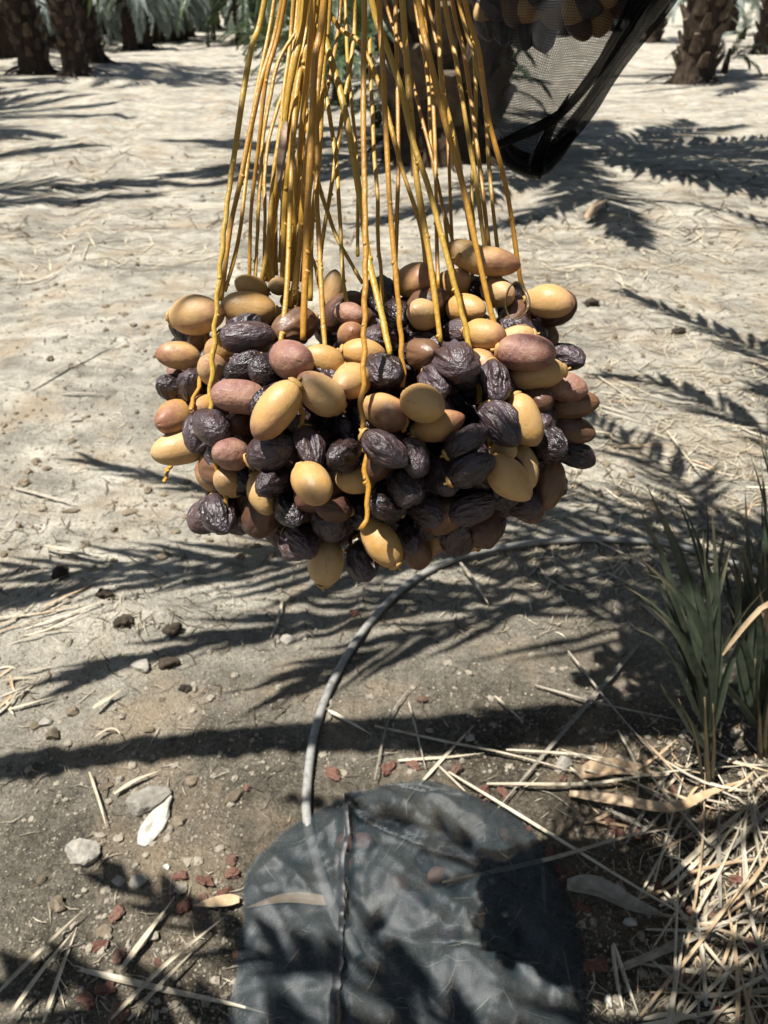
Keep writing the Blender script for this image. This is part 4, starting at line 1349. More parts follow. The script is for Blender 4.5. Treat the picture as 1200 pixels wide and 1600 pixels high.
# ------------------------------------------------------------------ net bag on the ground
gbag = thing('net_bag', 'grey mesh bag lying flat on the soil with fallen dates under it', 'net bag', G(640, 1420))
outl = [(1229, 596, 668), (1236, 578, 702), (1246, 552, 728), (1262, 512, 772), (1285, 474, 804), (1312, 436, 832), (1345, 402, 856), (1395, 384, 880), (1450, 381, 898), (1520, 370, 912), (1600, 360, 922), (1700, 352, 926), (1790, 380, 900)]
oa = np.array(outl, float)
NY, NX = 120, 110
ys = np.linspace(0, 1, NY) ** 1.3 * (1790 - 1229) + 1229
vs = []; uv = []
for j, y in enumerate(ys):
    xl = np.interp(y, oa[:, 0], oa[:, 1]); xr = np.interp(y, oa[:, 0], oa[:, 2])
    xl += 9 * float(vnoise(y * 0.03, 1.0, 1.0)) + 5 * float(vnoise(y * 0.1, 1.0, 3.0)); xr += 12 * float(vnoise(y * 0.025, 5.0, 2.0)) + 6 * float(vnoise(y * 0.09, 5.0, 2.0))
    for i in range(NX):
        u = i / (NX - 1)
        x = xl + (xr - xl) * u
        g = G0(x, y); gz = float(ground_z(g[0], g[1]))
        e = min(u, 1 - u) * (xr - xl) / 40.0
        e2 = (y - 1229) / 22.0
        ed = 1 - math.exp(-min(e, e2 + 0.15))
        seam = 545 - (y - 1245) * 0.05
        ridge = 0.018 * math.exp(-((x - seam) / 9.0) ** 2)
        f1 = float(vnoise(g[0] * 9 + g[1] * 5, g[1] * 4, 2.0)); f2 = float(vnoise(g[0] * 22 - g[1] * 14, g[1] * 9 + g[0] * 8, 5.0))
        f3 = abs(float(vnoise(g[0] * 14 + g[1] * 16, g[0] * 3, 8.0)))
        f4 = float(vnoise(g[0] * 55 - g[1] * 30, g[1] * 18, 3.0))
        f6 = abs(float(vnoise(g[0] * 5 + g[1] * 9 + 0.6 * f1, g[0] * 1.5 - g[1], 31.0)))
        f5 = abs(float(vnoise(g[0] * 8 - g[1] * 13, g[0] * 2 + g[1] * 2, 18.0)))
        h = 0.005 + ed * (0.040 + 0.020 * f1 + 0.010 * f2 - 0.034 * f3 - 0.030 * f5 - 0.06 * np.exp(-(f6 / 0.03) ** 2) * 0.35 + 0.009 * f4) + ridge * ed
        vs.append(np.array([g[0], g[1], gz + max(0.005, 0.026 * ed, h)])); uv.append((g[0] * 1.0, g[1] * 1.0))
fs = [(j * NX + i, j * NX + i + 1, (j + 1) * NX + i + 1, (j + 1) * NX + i) for j in range(NY - 1) for i in range(NX - 1)]
mb = MB(); mb.add(vs, fs, uv)
o = obj('net_cloth', mb.build('net_cloth', M_NETG), gbag); o.matrix_local = Matrix.Translation(-Vector(gbag.location))
va = np.array(vs).reshape(NY, NX, 3)
sp = []
for j, y in enumerate(ys):
    if y < 1242: continue
    xl = np.interp(y, oa[:, 0], oa[:, 1]); xr = np.interp(y, oa[:, 0], oa[:, 2])
    u = (545 - (y - 1245) * 0.05 - xl) / (xr - xl) * (NX - 1)
    u = min(max(u, 0), NX - 1.01); i = int(u)
    sp.append(va[j, i] * (1 - u + i) + va[j, i + 1] * (u - i) + np.array([0, 0, 0.004]))
sp = np.array(sp)
mb = MB(); ribbon(mb, sp, 0.010 + 0.005 * vnoise(np.linspace(0, 9, len(sp)), 0, 0), 0.3)
o = obj('seam', mb.build('seam', M_SEAM), gbag); o.matrix_local = Matrix.Translation(-Vector(gbag.location))

# ------------------------------------------------------------------ small things lying about
used_labels = {}


def lumpy(name, size, seed, mat, sub=3, rough=0.35, flat=0.7, cuts=0):
    v, f = icosphere(sub)
    o = seed * 3.17
    d = 1 + rough * vnoise(v[:, 0] * 1.3 + o, v[:, 1] * 1.3, v[:, 2] * 1.3) * 1.6 + rough * 0.5 * vnoise(v[:, 0] * 3.4, v[:, 1] * 3.4 + o, v[:, 2] * 3.4) + rough * 0.22 * vnoise(v[:, 0] * 8, v[:, 1] * 8 + o, v[:, 2] * 8)
    P = v * d[:, None]
    if cuts:
        q = np.random.default_rng(seed + 500)
        P = v * (1 + 0.10 * (d[:, None] - 1))
        for _ in range(cuts):
            nn = q.normal(size=3); nn /= np.linalg.norm(nn)
            P = P - np.outer(np.maximum(0, P @ nn - q.uniform(0.55, 0.85)), nn) * 0.94
        P = P * (1 + 0.10 * vnoise(P[:, 0] * 6 + o, P[:, 1] * 6, P[:, 2] * 6) + 0.05 * vnoise(P[:, 0] * 15 + o, P[:, 1] * 15, P[:, 2] * 15))[:, None]
    P = P * np.array([1, 1, flat]) * np.asarray(size) / 2
    return mesh(name, P, f, mat, smooth=True)


def put(name, label, cat, me, px, py, rz, sink=0.3, group=None, hz=0.01, lift=0.0):
    o = obj(name, me)
    p = G(px, py)
    o.location = (p[0], p[1], p[2] + hz * (0.5 - sink) + lift)
    o.rotation_euler = (0, 0, rz)
    return tag(o, label, cat, group)


def m_per_px(px, py):
    p = G0(px, py)
    return float((p - CAM) @ FWD) / F


stones = [
    (232, 1256, 74, 40, -25, 'large flat grey stone beside the white husk', M_STONE), (129, 1336, 54, 42, 0, 'pale angular stone left of the white husk', M_STONE),
    (185, 1379, 20, 18, 0, 'small white pebble below the pale angular stone', M_STONE), (215, 1379, 30, 20, -15, 'small oval grey stone right of the white pebble', M_STONE),
    (366, 1246, 34, 16, -40, 'brown oblong clod left of the hose end', M_CLOD), (90, 1412, 20, 22, 0, 'little grey clod in the open soil at lower left', M_CLOD),
    (92, 1415, 26, 20, 40, 'grey clod touching the little one at lower left', M_CLOD), (66, 1376, 16, 14, 0, 'small dark clod near the left edge above the straws', M_CLOD),
    (45, 1505, 36, 30, 20, 'rough grey clod between the straws at lower left', M_CLOD), (163, 1457, 26, 20, 0, 'grey clod beside the red date at lower left', M_CLOD),
    (95, 898, 24, 22, 0, 'dark round clod in the upper frond shadow at left', M_DARKCLOD), (166, 931, 22, 18, 0, 'dark clod in the middle of the left frond shadow', M_DARKCLOD),
    (193, 974, 22, 22, 0, 'dark ball shaped clod below the left frond shadow', M_DARKCLOD), (272, 986, 24, 24, 0, 'dark clod in the frond shadow left of the hose', M_DARKCLOD),
    (263, 1037, 28, 22, 0, 'dark clod at the lower edge of the frond shadow', M_DARKCLOD), (291, 1078, 18, 14, 0, 'tiny dark clod below the frond shadow edge', M_DARKCLOD),
    (220, 1044, 36, 26, 10, 'pale flat stone beside the dark clod at left', M_STONE), (450, 1002, 26, 18, 20, 'pale stone left of the hose in the shadow', M_STONE),
    (262, 998, 14, 12, 0, 'tiny grey pebble between the two dark clods', M_STONE), (115, 1115, 22, 18, 0, 'grey pebble in the pebble group above the shadow band', M_CLOD),
    (72, 1130, 22, 18, 0, 'pale pebble in the pebble group above the shadow band', M_STONE), (84, 1150, 22, 20, 0, 'dark pebble in the pebble group above the shadow band', M_CLOD),
    (55, 1136, 16, 14, 0, 'smallest pebble in the pebble group above the shadow band', M_CLOD), (232, 1142, 18, 14, 0, 'grey pebble just above the shadow band', M_CLOD),
    (880, 1196, 32, 24, 15, 'white stone among the crossed straws', M_STONE), (966, 1396, 28, 22, 0, 'blue grey stone beside the grey dry leaf', M_STONE),
    (984, 1442, 22, 14, 10, 'small white stone below the grey dry leaf', M_HUSK), (950, 1565, 12, 18, 0, 'white chip beside the bag at the bottom', M_HUSK),
    (1071, 1023, 20, 16, 0, 'white pebble beside the sucker stem', M_HUSK), (1092, 1020, 26, 22, 0, 'pale stone touching the sucker stem', M_STONE),
    (305, 315, 34, 14, 0, 'pale stone far out on the sand left of the strands', M_STONE), (118, 658, 22, 12, 0, 'small stone on the sand left of the bunch', M_STONE),
    (110, 800, 30, 12, -10, 'flat brown clod on the sand left of the bunch', M_CLOD), (924, 476, 22, 14, 0, 'dark stone right of the outermost yellow date', M_DARKCLOD),
    (1062, 520, 26, 14, 0, 'dark clod in the straw at the right', M_DARKCLOD), (735, 1155, 16, 12, 0, 'grey pebble above the long straw', M_STONE), (262, 1355, 14, 11, 0, 'tiny white pebble near the big stones', M_HUSK),
    (280, 1285, 22, 18, 0, 'round grey clod right of the white husk', M_CLOD), (165, 1230, 26, 14, -30, 'brown clod above the large flat stone', M_CLOD), (300, 1222, 20, 16, 0, 'dark brown clod right of the curved straw', M_CLOD)]
for i, (px, py, L, W, a, lab, m) in enumerate(stones):
    s = m_per_px(px, py)
    nm = 'stone' if m in (M_STONE, M_HUSK) else 'soil_clod'
    me = lumpy(nm, (L * s * 1.05, W * s * 1.15, W * s * 1.1), i + 1, m, 4 if L > 30 else 3, 0.72, 0.8, 0 if m is M_DARKCLOD else 9)
    put(nm, lab, 'stone' if nm == 'stone' else 'clod', me, px, py, -math.radians(a), 0.25, None, W * s * 0.6)

# white husk: flat flake with a neck and a dent
s = m_per_px(247, 1285)
v, f = icosphere(3)
P = v.copy()
neck = np.where(P[:, 1] > 0, 1 - 0.68 * np.clip(P[:, 1] * 1.5, 0, 1), 1)
P[:, 0] *= neck * (1 + 0.25 * vnoise(P[:, 1] * 3, 0.2, 0.4))
P[:, 2] *= 0.26
P[:, 2] -= 0.34 * np.exp(-((P[:, 0] ** 2 + (P[:, 1] + 0.35) ** 2) / 0.035))
P += 0.10 * np.stack([vnoise(v[:, 0] * 3, v[:, 1] * 3, v[:, 2] * 3 + 5), vnoise(v[:, 0] * 3 + 9, v[:, 1] * 3, v[:, 2] * 3), 0 * v[:, 0]], -1)
put('white_husk', 'bright white flat husk with a narrow neck beside the large stone', 'husk', mesh('white_husk', P * np.array([20 * s, 46 * s, 22 * s]), f, M_HUSK), 246, 1283, -0.3, 0.1, None, 0.012)

RED_LABELS = {
    (362, 1345): 'uppermost red dried date beside the left edge of the bag',
    (365, 1367): 'larger red dried date just below the uppermost one beside the bag',
    (281, 1370): 'red dried date right of the two small pale pebbles',
    (319, 1378): 'red dried date next right of the one by the pale pebbles',
    (352, 1397): 'red dried date above the right end of the tan leaf scrap',
    (317, 1405): 'red dried date against the upper side of the tan leaf scrap',
    (290, 1418): 'long red dried date at the left tip of the tan leaf scrap',
    (181, 1432): 'lone red dried date up left of the thick short stalk',
    (158, 1478): 'red dried date right of the meeting corner straws',
    (187, 1497): 'red dried date at the foot of the thick short stalk',
    (250, 1509): 'red dried date between the thick short stalk and two parallel straws',
    (369, 1492): 'small red dried date peeping out at the left bag edge',
    (137, 1567): 'leftmost of three shaded red dates below the flat straw',
    (165, 1545): 'upper one of three shaded red dates below the flat straw',
    (190, 1585): 'lowest of three shaded red dates below the flat straw',
    (605, 1203): 'red dried date left of the short bright straw above the bag',
    (647, 1200): 'red dried date under the left end of the short bright straw',
    (710, 1207): 'dark red dried date under the middle of the short bright straw',
    (757, 1237): 'upper red date of the pair at the upper right of the bag',
    (762, 1252): 'lower red date of the pair at the upper right of the bag',
    (785, 1240): 'upright red date right of the pair at the bag top',
    (520, 1210): 'shaded red date right of the hose end',
    (878, 1220): 'small red date below the white stone among the straws',
    (908, 1242): 'dark red date at the tip of the long tan leaf',
    (790, 1308): 'red dried date at the upper right edge of the bag',
    (822, 1300): 'red dried date beside the thin longest straw at the bag edge',
}
reds = [(362, 1345, 22), (365, 1367, 26), (281, 1370, 22), (319, 1378, 24), (352, 1397, 26), (317, 1405, 22), (290, 1418, 30), (181, 1432, 28), (158, 1478, 26), (187, 1497, 26), (250, 1509, 24), (369, 1492, 18), (385, 1232, 14), (137, 1567, 32), (165, 1545, 28), (190, 1585, 34),
        (555, 960, 18), (660, 1095, 20), (605, 1203, 24), (647, 1200, 24), (710, 1207, 26), (757, 1237, 22), (762, 1252, 24), (785, 1240, 26), (520, 1210, 24), (878, 1220, 18), (908, 1242, 18), (948, 1286, 24), (1000, 1305, 34), (967, 1305, 26), (1050, 1236, 20),
        (854, 1334, 26), (875, 1363, 24), (877, 1380, 20), (896, 1367, 26), (942, 1384, 24), (908, 1420, 28), (908, 1472, 18), (929, 1510, 34), (1025, 1384, 24), (1054, 1392, 26), (1080, 1430, 24), (1108, 1428, 26), (1062, 1526, 30), (1079, 1540, 26), (1117, 1584, 28), (1150, 1376, 26), (1087, 1367, 26), (1108, 1380, 28), (1158, 1550, 34), (1172, 1480, 28), (822, 1300, 20), (790, 1308, 22), (1040, 640, 8), (1120, 705, 8), (1046, 725, 9), (1190, 745, 9)]
RED_ME = [lumpy('dried_date', (1.25, 0.85, 0.75), 40 + k, M_RED, 3, 0.75, 0.9) for k in range(6)]
for i, (px, py, L) in enumerate(reds):
    s = m_per_px(px, py) * L * 0.78
    if px < 400: lab, grp = 'shrivelled red date lying on the soil left of the mesh bag', 'red dried dates left of the bag'
    elif py < 780: lab, grp = 'shrivelled red date in the straw at the far right', 'red dried dates in the far straw'
    elif px < 800 or py < 1260: lab, grp = 'shrivelled red date among the straws above the mesh bag', 'red dried dates above the bag'
    else: lab, grp = 'shrivelled red date on the soil right of the mesh bag', 'red dried dates right of the bag'
    lab = {(555, 960): 'lone shrivelled red date just left of the hose curve', (660, 1095): 'small red date flake inside the hose curve', (385, 1232): 'tiny red date flake right of the brown clod', (1000, 1305): 'big red dried date above the dark bunch shadow'}.get((px, py), lab)
    if (px, py) in ((555, 960), (660, 1095), (385, 1232), (1000, 1305)): grp = None
    if (px, py) in RED_LABELS: lab, grp = RED_LABELS[(px, py)], 'red dried dates on the soil'
    o = put('dried_date', lab, 'dried date', RED_ME[i % 6], px, py, rnd.uniform(0, 6.28), 0.15, grp, s * 0.5)
    o.scale = (s * rnd.uniform(.8, 1.15), s * rnd.uniform(.8, 1.1), s * rnd.uniform(.6, 1.0))

# dates lying under and on the mesh bag
for i, (px, py, a, k, lab) in enumerate([(624, 1398, 30, 'B', 'shiny red brown date pressing up through the mesh bag'), (542, 1325, 10, 'P', 'purple date under the mesh bag left of the seam'), (568, 1322, 0, 'P', 'purple date under the mesh bag right of the seam'),
                                         (660, 1352, 70, 'S', 'dark purple date under the middle of the mesh bag'), (682, 1376, -30, 'P', 'pale purple date rightmost under the mesh bag'), (648, 1412, 10, 'S', 'dark date below the shiny one under the bag'), (541, 1357, 80, 'P', 'small purple date under the seam of the bag'),
                                         (700, 1465, 0, 'S', 'blackish date low under the mesh bag')]):
    o = bpy.data.objects.new('fallen_date', DATES[k][i % len(DATES[k])]); link(o)
    p = G(px, py)
    o.location = (p[0], p[1], p[2] + (0.030 if i == 0 else 0.016)); o.rotation_euler = (0.3 * i, 0.1, math.radians(-a)); o.scale = (0.85, 0.95, 0.95)
    tag(o, lab, 'date')

# ------------------------------------------------------------------ straws: dry palm leaflets
def straw(px, w, label, group=None, mat=None, lift=0.006, name='dry_leaflet', bend=0.0, fold=0.4, cat='dry leaflet', n=12, seed=0):
    pts = [G(a, b) for a, b in px]
    p = smooth_path(pts, n)
    gz = ground_z(p[:, 0], p[:, 1])
    line = np.linspace(gz[0], gz[-1], n)
    over = max(0.0, float(np.max(gz - line)))
    p[:, 2] = line + over * 0.7 + lift + bend * np.sin(np.linspace(0, math.pi, n))
    mid = p[n // 2].copy()
    mb = MB()
    ribbon(mb, p - mid, blade_width(n, w * 1.2, 0.55, 0.06, 0.25), fold, twist=rnd.uniform(-0.7, 0.7))
    o = obj(name, mb.build(name, mat or M_STRAW, smooth=False))
    o.location = mid
    return tag(o, label, cat, group)


keys = [
    ([(585, 1140), (700, 1166), (800, 1188), (1030, 1250)], .0062, 'long pale straw running from the hose curve to the straw pile'),
    ([(790, 1178), (920, 1190), (1060, 1212)], .0050, 'pale straw parallel and just above the long pale straw'),
    ([(995, 1015), (890, 1140), (765, 1284)], .0085, 'wide grey stalk slanting down to the top of the bag'),
    ([(885, 1030), (960, 1120), (1086, 1268)], .0050, 'thin straw crossing the wide grey stalk'),
    ([(622, 1194), (690, 1186), (757, 1182)], .0055, 'short bright straw above the top of the bag'),
    ([(760, 1230), (920, 1234), (1040, 1220), (1210, 1198)], .0068, 'long bright straw arching right past the sucker foot'),
    ([(513, 1119), (582, 1158)], .0075, 'short white straw just right of the hose'),
    ([(718, 887), (740, 922), (763, 953)], .0085, 'white pointed leaflet under the hose arc'),
    ([(655, 1230), (700, 1180), (742, 1135)], .0055, 'thin stalk leaning across the straw above the bag'),
    ([(638, 1102), (652, 1160), (666, 1212)], .0038, 'thin grey stem standing across the long straw'),
    ([(585, 1227), (610, 1125), (660, 1060)], .0040, 'thin curved grey stem left of the bag top'),
    ([(772, 1097), (817, 1138)], .0050, 'short straw in the shade inside the hose arc'),
    ([(684, 1199), (735, 1248)], .0040, 'thin straw touching the top of the bag'),
    ([(835, 1077), (940, 1107), (1075, 1135)], .0055, 'blue grey straw in the deep shade left of the sucker'),
    ([(920, 847), (980, 880), (1060, 925)], .0050, 'straw leaning over the far end of the hose'),
    ([(945, 902), (985, 925)], .0045, 'short straw right of the hose in the shadow'),
    ([(998, 945), (1050, 995), (1112, 1054)], .0060, 'straw pointing at the sucker from the upper left'),
    ([(700, 1213), (825, 1292), (992, 1397), (1117, 1467), (1215, 1520)], .0055, 'longest thin straw crossing the bag edge and the dark shadow'),
    ([(690, 1391), (858, 1351), (970, 1324), (1070, 1302)], .0070, 'straw lying over the bag and up to the straw pile'),
    ([(1033, 1400), (1117, 1513), (1205, 1605)], .0075, 'straw running down the right side of the dark shadow'),
    ([(1033, 1386), (1110, 1315), (1205, 1228)], .0080, 'bright broad straw slanting up to the right edge'),
    ([(1048, 1392), (1130, 1312), (1205, 1250)], .0060, 'straw parallel under the bright broad straw'),
    ([(954, 1484), (962, 1545), (975, 1602)], .0055, 'left one of the pale pair of straws beside the bag'),
    ([(956, 1484), (974, 1540), (997, 1602)], .0055, 'right one of the pale pair of straws beside the bag'),
    ([(1004, 1596), (1050, 1592), (1100, 1600)], .0060, 'straw lying along the bottom edge near the red dates'),
    ([(847, 1360), (851, 1440)], .0060, 'short grey leaflet lying on the mesh bag in shadow'),
    ([(-6, 1567), (70, 1495), (138, 1426)], .0060, 'leftmost long straw at the lower left corner'),
    ([(18, 1602), (75, 1530), (121, 1463)], .0058, 'second long straw at the lower left corner'),
    ([(70, 1602), (98, 1525), (122, 1452)], .0055, 'third straw meeting the second at its tip at lower left'),
    ([(192, 1521), (234, 1464), (276, 1407)], .0085, 'thick short stalk among the red dates at lower left'),
    ([(177, 1602), (260, 1520), (360, 1436)], .0058, 'upper one of two parallel straws left of the bag'),
    ([(204, 1606), (260, 1543), (314, 1488)], .0055, 'lower one of two parallel straws left of the bag'),
    ([(127, 1520), (240, 1545), (356, 1574), (430, 1592)], .0085, 'flat straw crossing the two parallel ones towards the bag'),
    ([(180, 1246), (212, 1226), (249, 1210)], .0065, 'short curved straw above the large flat stone'),
    ([(142, 1215), (158, 1262), (170, 1305)], .0040, 'thin brown straw left of the large flat stone'),
    ([(71, 862), (118, 872), (170, 886)], .0120, 'broad pale leaflet on the sand at the left frond shadow'),
    ([(186, 920), (222, 918)], .0060, 'short pale bit in the left frond shadow'),
    ([(442, 942), (434, 975), (423, 1004)], .0060, 'white straw left of the hose in frond shadow'),
    ([(148, 1116), (194, 1085)], .0085, 'short thick stalk piece on the soil at mid left'),
    ([(45, 610), (115, 572), (196, 531)], .0100, 'long thin stick on the pale sand left of the bunch'),
    ([(95, 619), (172, 620)], .0085, 'dark short stick below the long one on the sand'),
    ([(22, 766), (75, 782), (128, 793)], .0090, 'bent stick on the sand at the left below the others'),
    ([(150, 1160), (172, 1146), (186, 1150), (192, 1165)], .0042, 'curled pale fibre above the shadow band'),
    ([(395, 640), (470, 600)], .006, 'straw on the sand behind the bunch'),
    ([(930, 590), (1000, 640)], .0075, 'pale straw right of the bunch on the sand'),
    ([(1150, 640), (1205, 646)], .006, 'straw at the right edge above the sucker tips'),
    ([(1040, 680), (1085, 740), (1140, 780)], .0075, 'pale broken straw right of the bunch shadow'),
    ([(860, 430), (930, 420), (990, 440)], .012, 'pale leaflet far out on the sand right of the strands')]
for i, (px, w, lab) in enumerate(keys):
    m = M_STRAWGREY if ('grey' in lab or 'stick' in lab or 'stem' in lab) else M_STRAW
    straw(px, w, lab, None, m, 0.006 + 0.004 * (i % 4), bend=0.006 if 'long' in lab or 'arching' in lab else 0.0)


def straws(n, region, ang, spread, lpx, w, label, group, lift=(0.003, 0.03), seed=0):
    r = random.Random(seed)
    x0, x1, y0, y1 = region
    for _ in range(n):
        cx, cy = r.uniform(x0, x1), r.uniform(y0, y1)
        s = m_per_px(cx, cy)
        a = math.radians(r.gauss(ang, spread)); l = r.uniform(*lpx) / 2
        c = G(cx, cy)
        dx, dy = math.cos(a) * l * s, -math.sin(a) * l * s
        pts = np.array([[c[0] - dx, c[1] - dy], [c[0] + r.gauss(0, 0.004) - dy * r.gauss(0, 0.10), c[1] + r.gauss(0, 0.004) + dx * r.gauss(0, 0.10)], [c[0] + dx, c[1] + dy]])
        z = ground_z(pts[:, 0], pts[:, 1])
        p = smooth_path(np.column_stack([pts, z]), 7)
        gz = ground_z(p[:, 0], p[:, 1])
        p[:, 2] = np.maximum(p[:, 2], gz - 0.002) + r.uniform(*lift) + np.linspace(-1, 1, 7) * r.uniform(-0.012, 0.012)
        mid = p[3].copy()
        mb = MB(); ribbon(mb, p - mid, blade_width(7, r.uniform(*w), 0.6, 0.08, 0.3), 0.4, twist=r.uniform(-0.9, 0.9))
        o = obj('dry_leaflet', mb.build('dry_leaflet', M_STRAW if r.random() < 0.6 else r.choice((M_STRAWGREY, M_DRYLEAF)), smooth=False)); o.location = mid
        tag(o, label, 'dry leaflet', group)


straws(66, (1040, 1230, 1240, 1620), -42, 34, (110, 380), (.0028, .0075), 'thin dry palm leaflet in the straw heap at the right edge', 'straws of the heap at the right', seed=1)
straws(40, (930, 1200, 1190, 1310), -5, 40, (50, 140), (.0035, .0075), 'dry palm leaflet scattered round the sucker foot', 'straws round the sucker foot', seed=2)
straws(46, (930, 1210, 560, 800), 22, 20, (40, 110), (.005, .009), 'dry leaflet in the trampled straw right of the bunch', 'straws right of the bunch', (0.001, 0.012), seed=3)
straws(12, (-5, 60, 1040, 1110), 30, 60, (30, 70), (.005, .008), 'pale leaflet in the star shaped tuft at the left edge', 'straws of the left tuft', (0.002, 0.012), seed=4)
straws(16, (0, 150, 880, 1010), -38, 14, (60, 140), (.004, .007), 'slender straw in the left frond shadow', 'straws in the left shadow', (0.002, 0.01), seed=5)

# broad dry leaves and a grey spathe
def leaf_thing(name, px, w, lab, mat, lift=0.012, bend=0.02, fold=0.5, cat='dry leaf'):
    return straw(px, w, lab, None, mat, lift, name, bend, fold, cat, 16)


leaf_thing('dry_leaf', [(888, 1248), (960, 1266), (1042, 1284), (1095, 1262), (1160, 1226)], .020, 'tan curled dry leaf lying below the sucker', M_DRYLEAF)
leaf_thing('dry_leaf', [(905, 1215), (960, 1210), (1040, 1222)], .034, 'broad shaded tan leaf left of the sucker foot', M_DRYLEAF, 0.006, 0.01)
leaf_thing('dry_spathe', [(885, 1392), (925, 1405), (980, 1428), (1042, 1440)], .030, 'grey paddle shaped dry spathe in the dark shadow', M_STRAWGREY, 0.012, 0.012, 0.7, 'spathe')
leaf_thing('dry_leaf', [(375, 1412), (345, 1418), (305, 1420)], .016, 'tan dry leaf scrap at the left edge of the bag', M_DRYLEAF, 0.008, 0.004)
leaf_thing('dry_leaf', [(520, 1412), (450, 1408), (385, 1420)], .016, 'brown dry leaf under the left part of the bag', M_DRYLEAF, 0.003, 0.0)
leaf_thing('dry_leaf', [(915, 350), (935, 335), (945, 318)], .06, 'pale dry leaf base far on the sand right of the strands', M_DRYLEAF, 0.03, 0.03)

# loose litter and grit nobody could count
def litter(n, xr, yr, lr, wr, name, mat, seed, bias=0.0, xmin=-99):
    r = np.random.default_rng(seed)
    u = r.random(n)
    y = yr[0] * (yr[1] / yr[0]) ** u
    x = r.uniform(-1, 1, n) * (0.25 + y * 0.62) + 0.05
    x = np.clip(x, xr[0], xr[1])
    dens = vnoise(x * 1.7, y * 1.7, seed) + bias * np.clip((x - 0.2) * 0.8, -0.2, 0.5)
    ok = (dens > (-0.12 if seed != 14 else -0.2)) & ((y > 1.35) | ((x > 0.5) & (y < 0.9)) | (seed == 31) | (r.random(n) < 0.16)) & (x > xmin)
    x, y = x[ok], y[ok]; n = len(x)
    a = r.normal(0.35, 0.9, n) * np.where(r.random(n) < .5, 1, -1); l = r.uniform(*lr, n) * (0.7 + 0.25 * np.minimum(y, 5)); w = r.uniform(*wr, n) * (0.7 + 0.25 * np.minimum(y, 5))
    dx, dy = np.cos(a), np.sin(a)
    vs = np.zeros((n, 6, 3)); bend = r.normal(0, 0.12, n)
    for j, t in enumerate((-0.5, 0, 0.5)):
        cx = x + dx * l * t - dy * bend * l * (1 - abs(2 * t)); cy = y + dy * l * t + dx * bend * l * (1 - abs(2 * t))
        cz = ground_z(cx, cy) + 0.0025 + r.uniform(0, 0.004, n)
        ww = w * (0.5 if j == 1 else 0.25)
        vs[:, j * 2] = np.stack([cx - dy * ww, cy + dx * ww, cz], -1); vs[:, j * 2 + 1] = np.stack([cx + dy * ww, cy - dx * ww, cz + 0.0012], -1)
    base = np.arange(n)[:, None] * 6
    q = np.concatenate([base + np.array([0, 1, 3, 2]), base + np.array([2, 3, 5, 4])])
    o = obj(name, mesh(name, vs.reshape(-1, 3), q, mat, smooth=False))
    o['kind'] = 'stuff'
    return o


o = litter(9000, (-9, 9), (0.45, 14), (.015, .06), (.0012, .0030), 'straw_litter', M_STRAW, 3, 0.6); o['label'] = 'fine broken straw strewn over the sand'
o = litter(3000, (-9, 9), (0.45, 12), (.015, .07), (.0012, .003), 'stem_litter', M_STRAWGREY, 4, 0.3); o['label'] = 'fine grey stem bits strewn over the sand'


o = litter(5000, (-9, 9), (0.9, 10), (.015, .07), (.0014, .0042), 'twig_litter', M_TWIG, 14, 0.1); o['label'] = 'dark broken twigs and chaff on the sand'
o = litter(3500, (-30, 30), (5, 30), (.06, .22), (.003, .009), 'far_debris', M_TWIG, 24, 0.0); o['label'] = 'dark dry debris strewn over the far sand'
o = litter(3500, (-30, 30), (4, 24), (.06, .22), (.003, .008), 'far_straw', M_STRAW, 25, 0.0); o['label'] = 'pale dry leaflets strewn over the far sand'
o = litter(2600, (-9, 9), (0.5, 1.15), (.012, .05), (.0008, .0022), 'chaff', M_DRYLEAF, 31, 0.4, 0.38); o['label'] = 'fine brown chaff under the straw heap'
o = litter(5200, (-9, 9), (1.5, 5), (.04, .13), (.0022, .005), 'trampled_straw', M_STRAW, 9, 0.5, 0.35); o['label'] = 'trampled straw on the ground at the right'


def gravel(n, yr, sr, name, mat, seed, sub=1):
    r = np.random.default_rng(seed)
    v, f = icosphere(sub)
    y = yr[0] * (yr[1] / yr[0]) ** r.random(n)
    x = r.uniform(-1, 1, n) * (0.25 + y * 0.62) + 0.05
    px_ = 600 + x / (y * FWD[1] + CAM_H * -FWD[2]) * F
    ok = (vnoise(x * 3.1, y * 3.1, seed) > -0.3) & ~((y < 0.95) & (px_ > 385) & (px_ < 900))
    x, y = x[ok], y[ok]; n = len(x)
    s = sr[0] * (sr[1] / sr[0]) ** (r.random(n) ** 2.2)
    z = ground_z(x, y) + s * 0.12
    d = 1 + 0.55 * (r.random((n, len(v))) - 0.5)
    sc = np.stack([s * r.uniform(.7, 1.3, n), s * r.uniform(.7, 1.3, n), s * r.uniform(.5, .9, n)], -1) / 2
    P = v[None] * d[:, :, None] * sc[:, None] + np.stack([x, y, z], -1)[:, None]
    q = (np.arange(n)[:, None, None] * len(v) + f[None]).reshape(-1, 3)
    o = obj(name, mesh(name, P.reshape(-1, 3), q, mat, smooth=False)); o['kind'] = 'stuff'
    return o


gravel(26000, (0.42, 2.6), (.0016, .006), 'grit', M_PEBBLE, 7, 0)['label'] = 'fine grit strewn over the soil'
gravel(3600, (0.42, 2.6), (.004, .017), 'gravel', M_PEBBLE, 5)['label'] = 'small grit and pebbles on the brown soil'
gravel(1800, (1.6, 8.0), (.008, .035), 'crumbs', M_CLOD, 6)['label'] = 'earth crumbs on the pale sand'

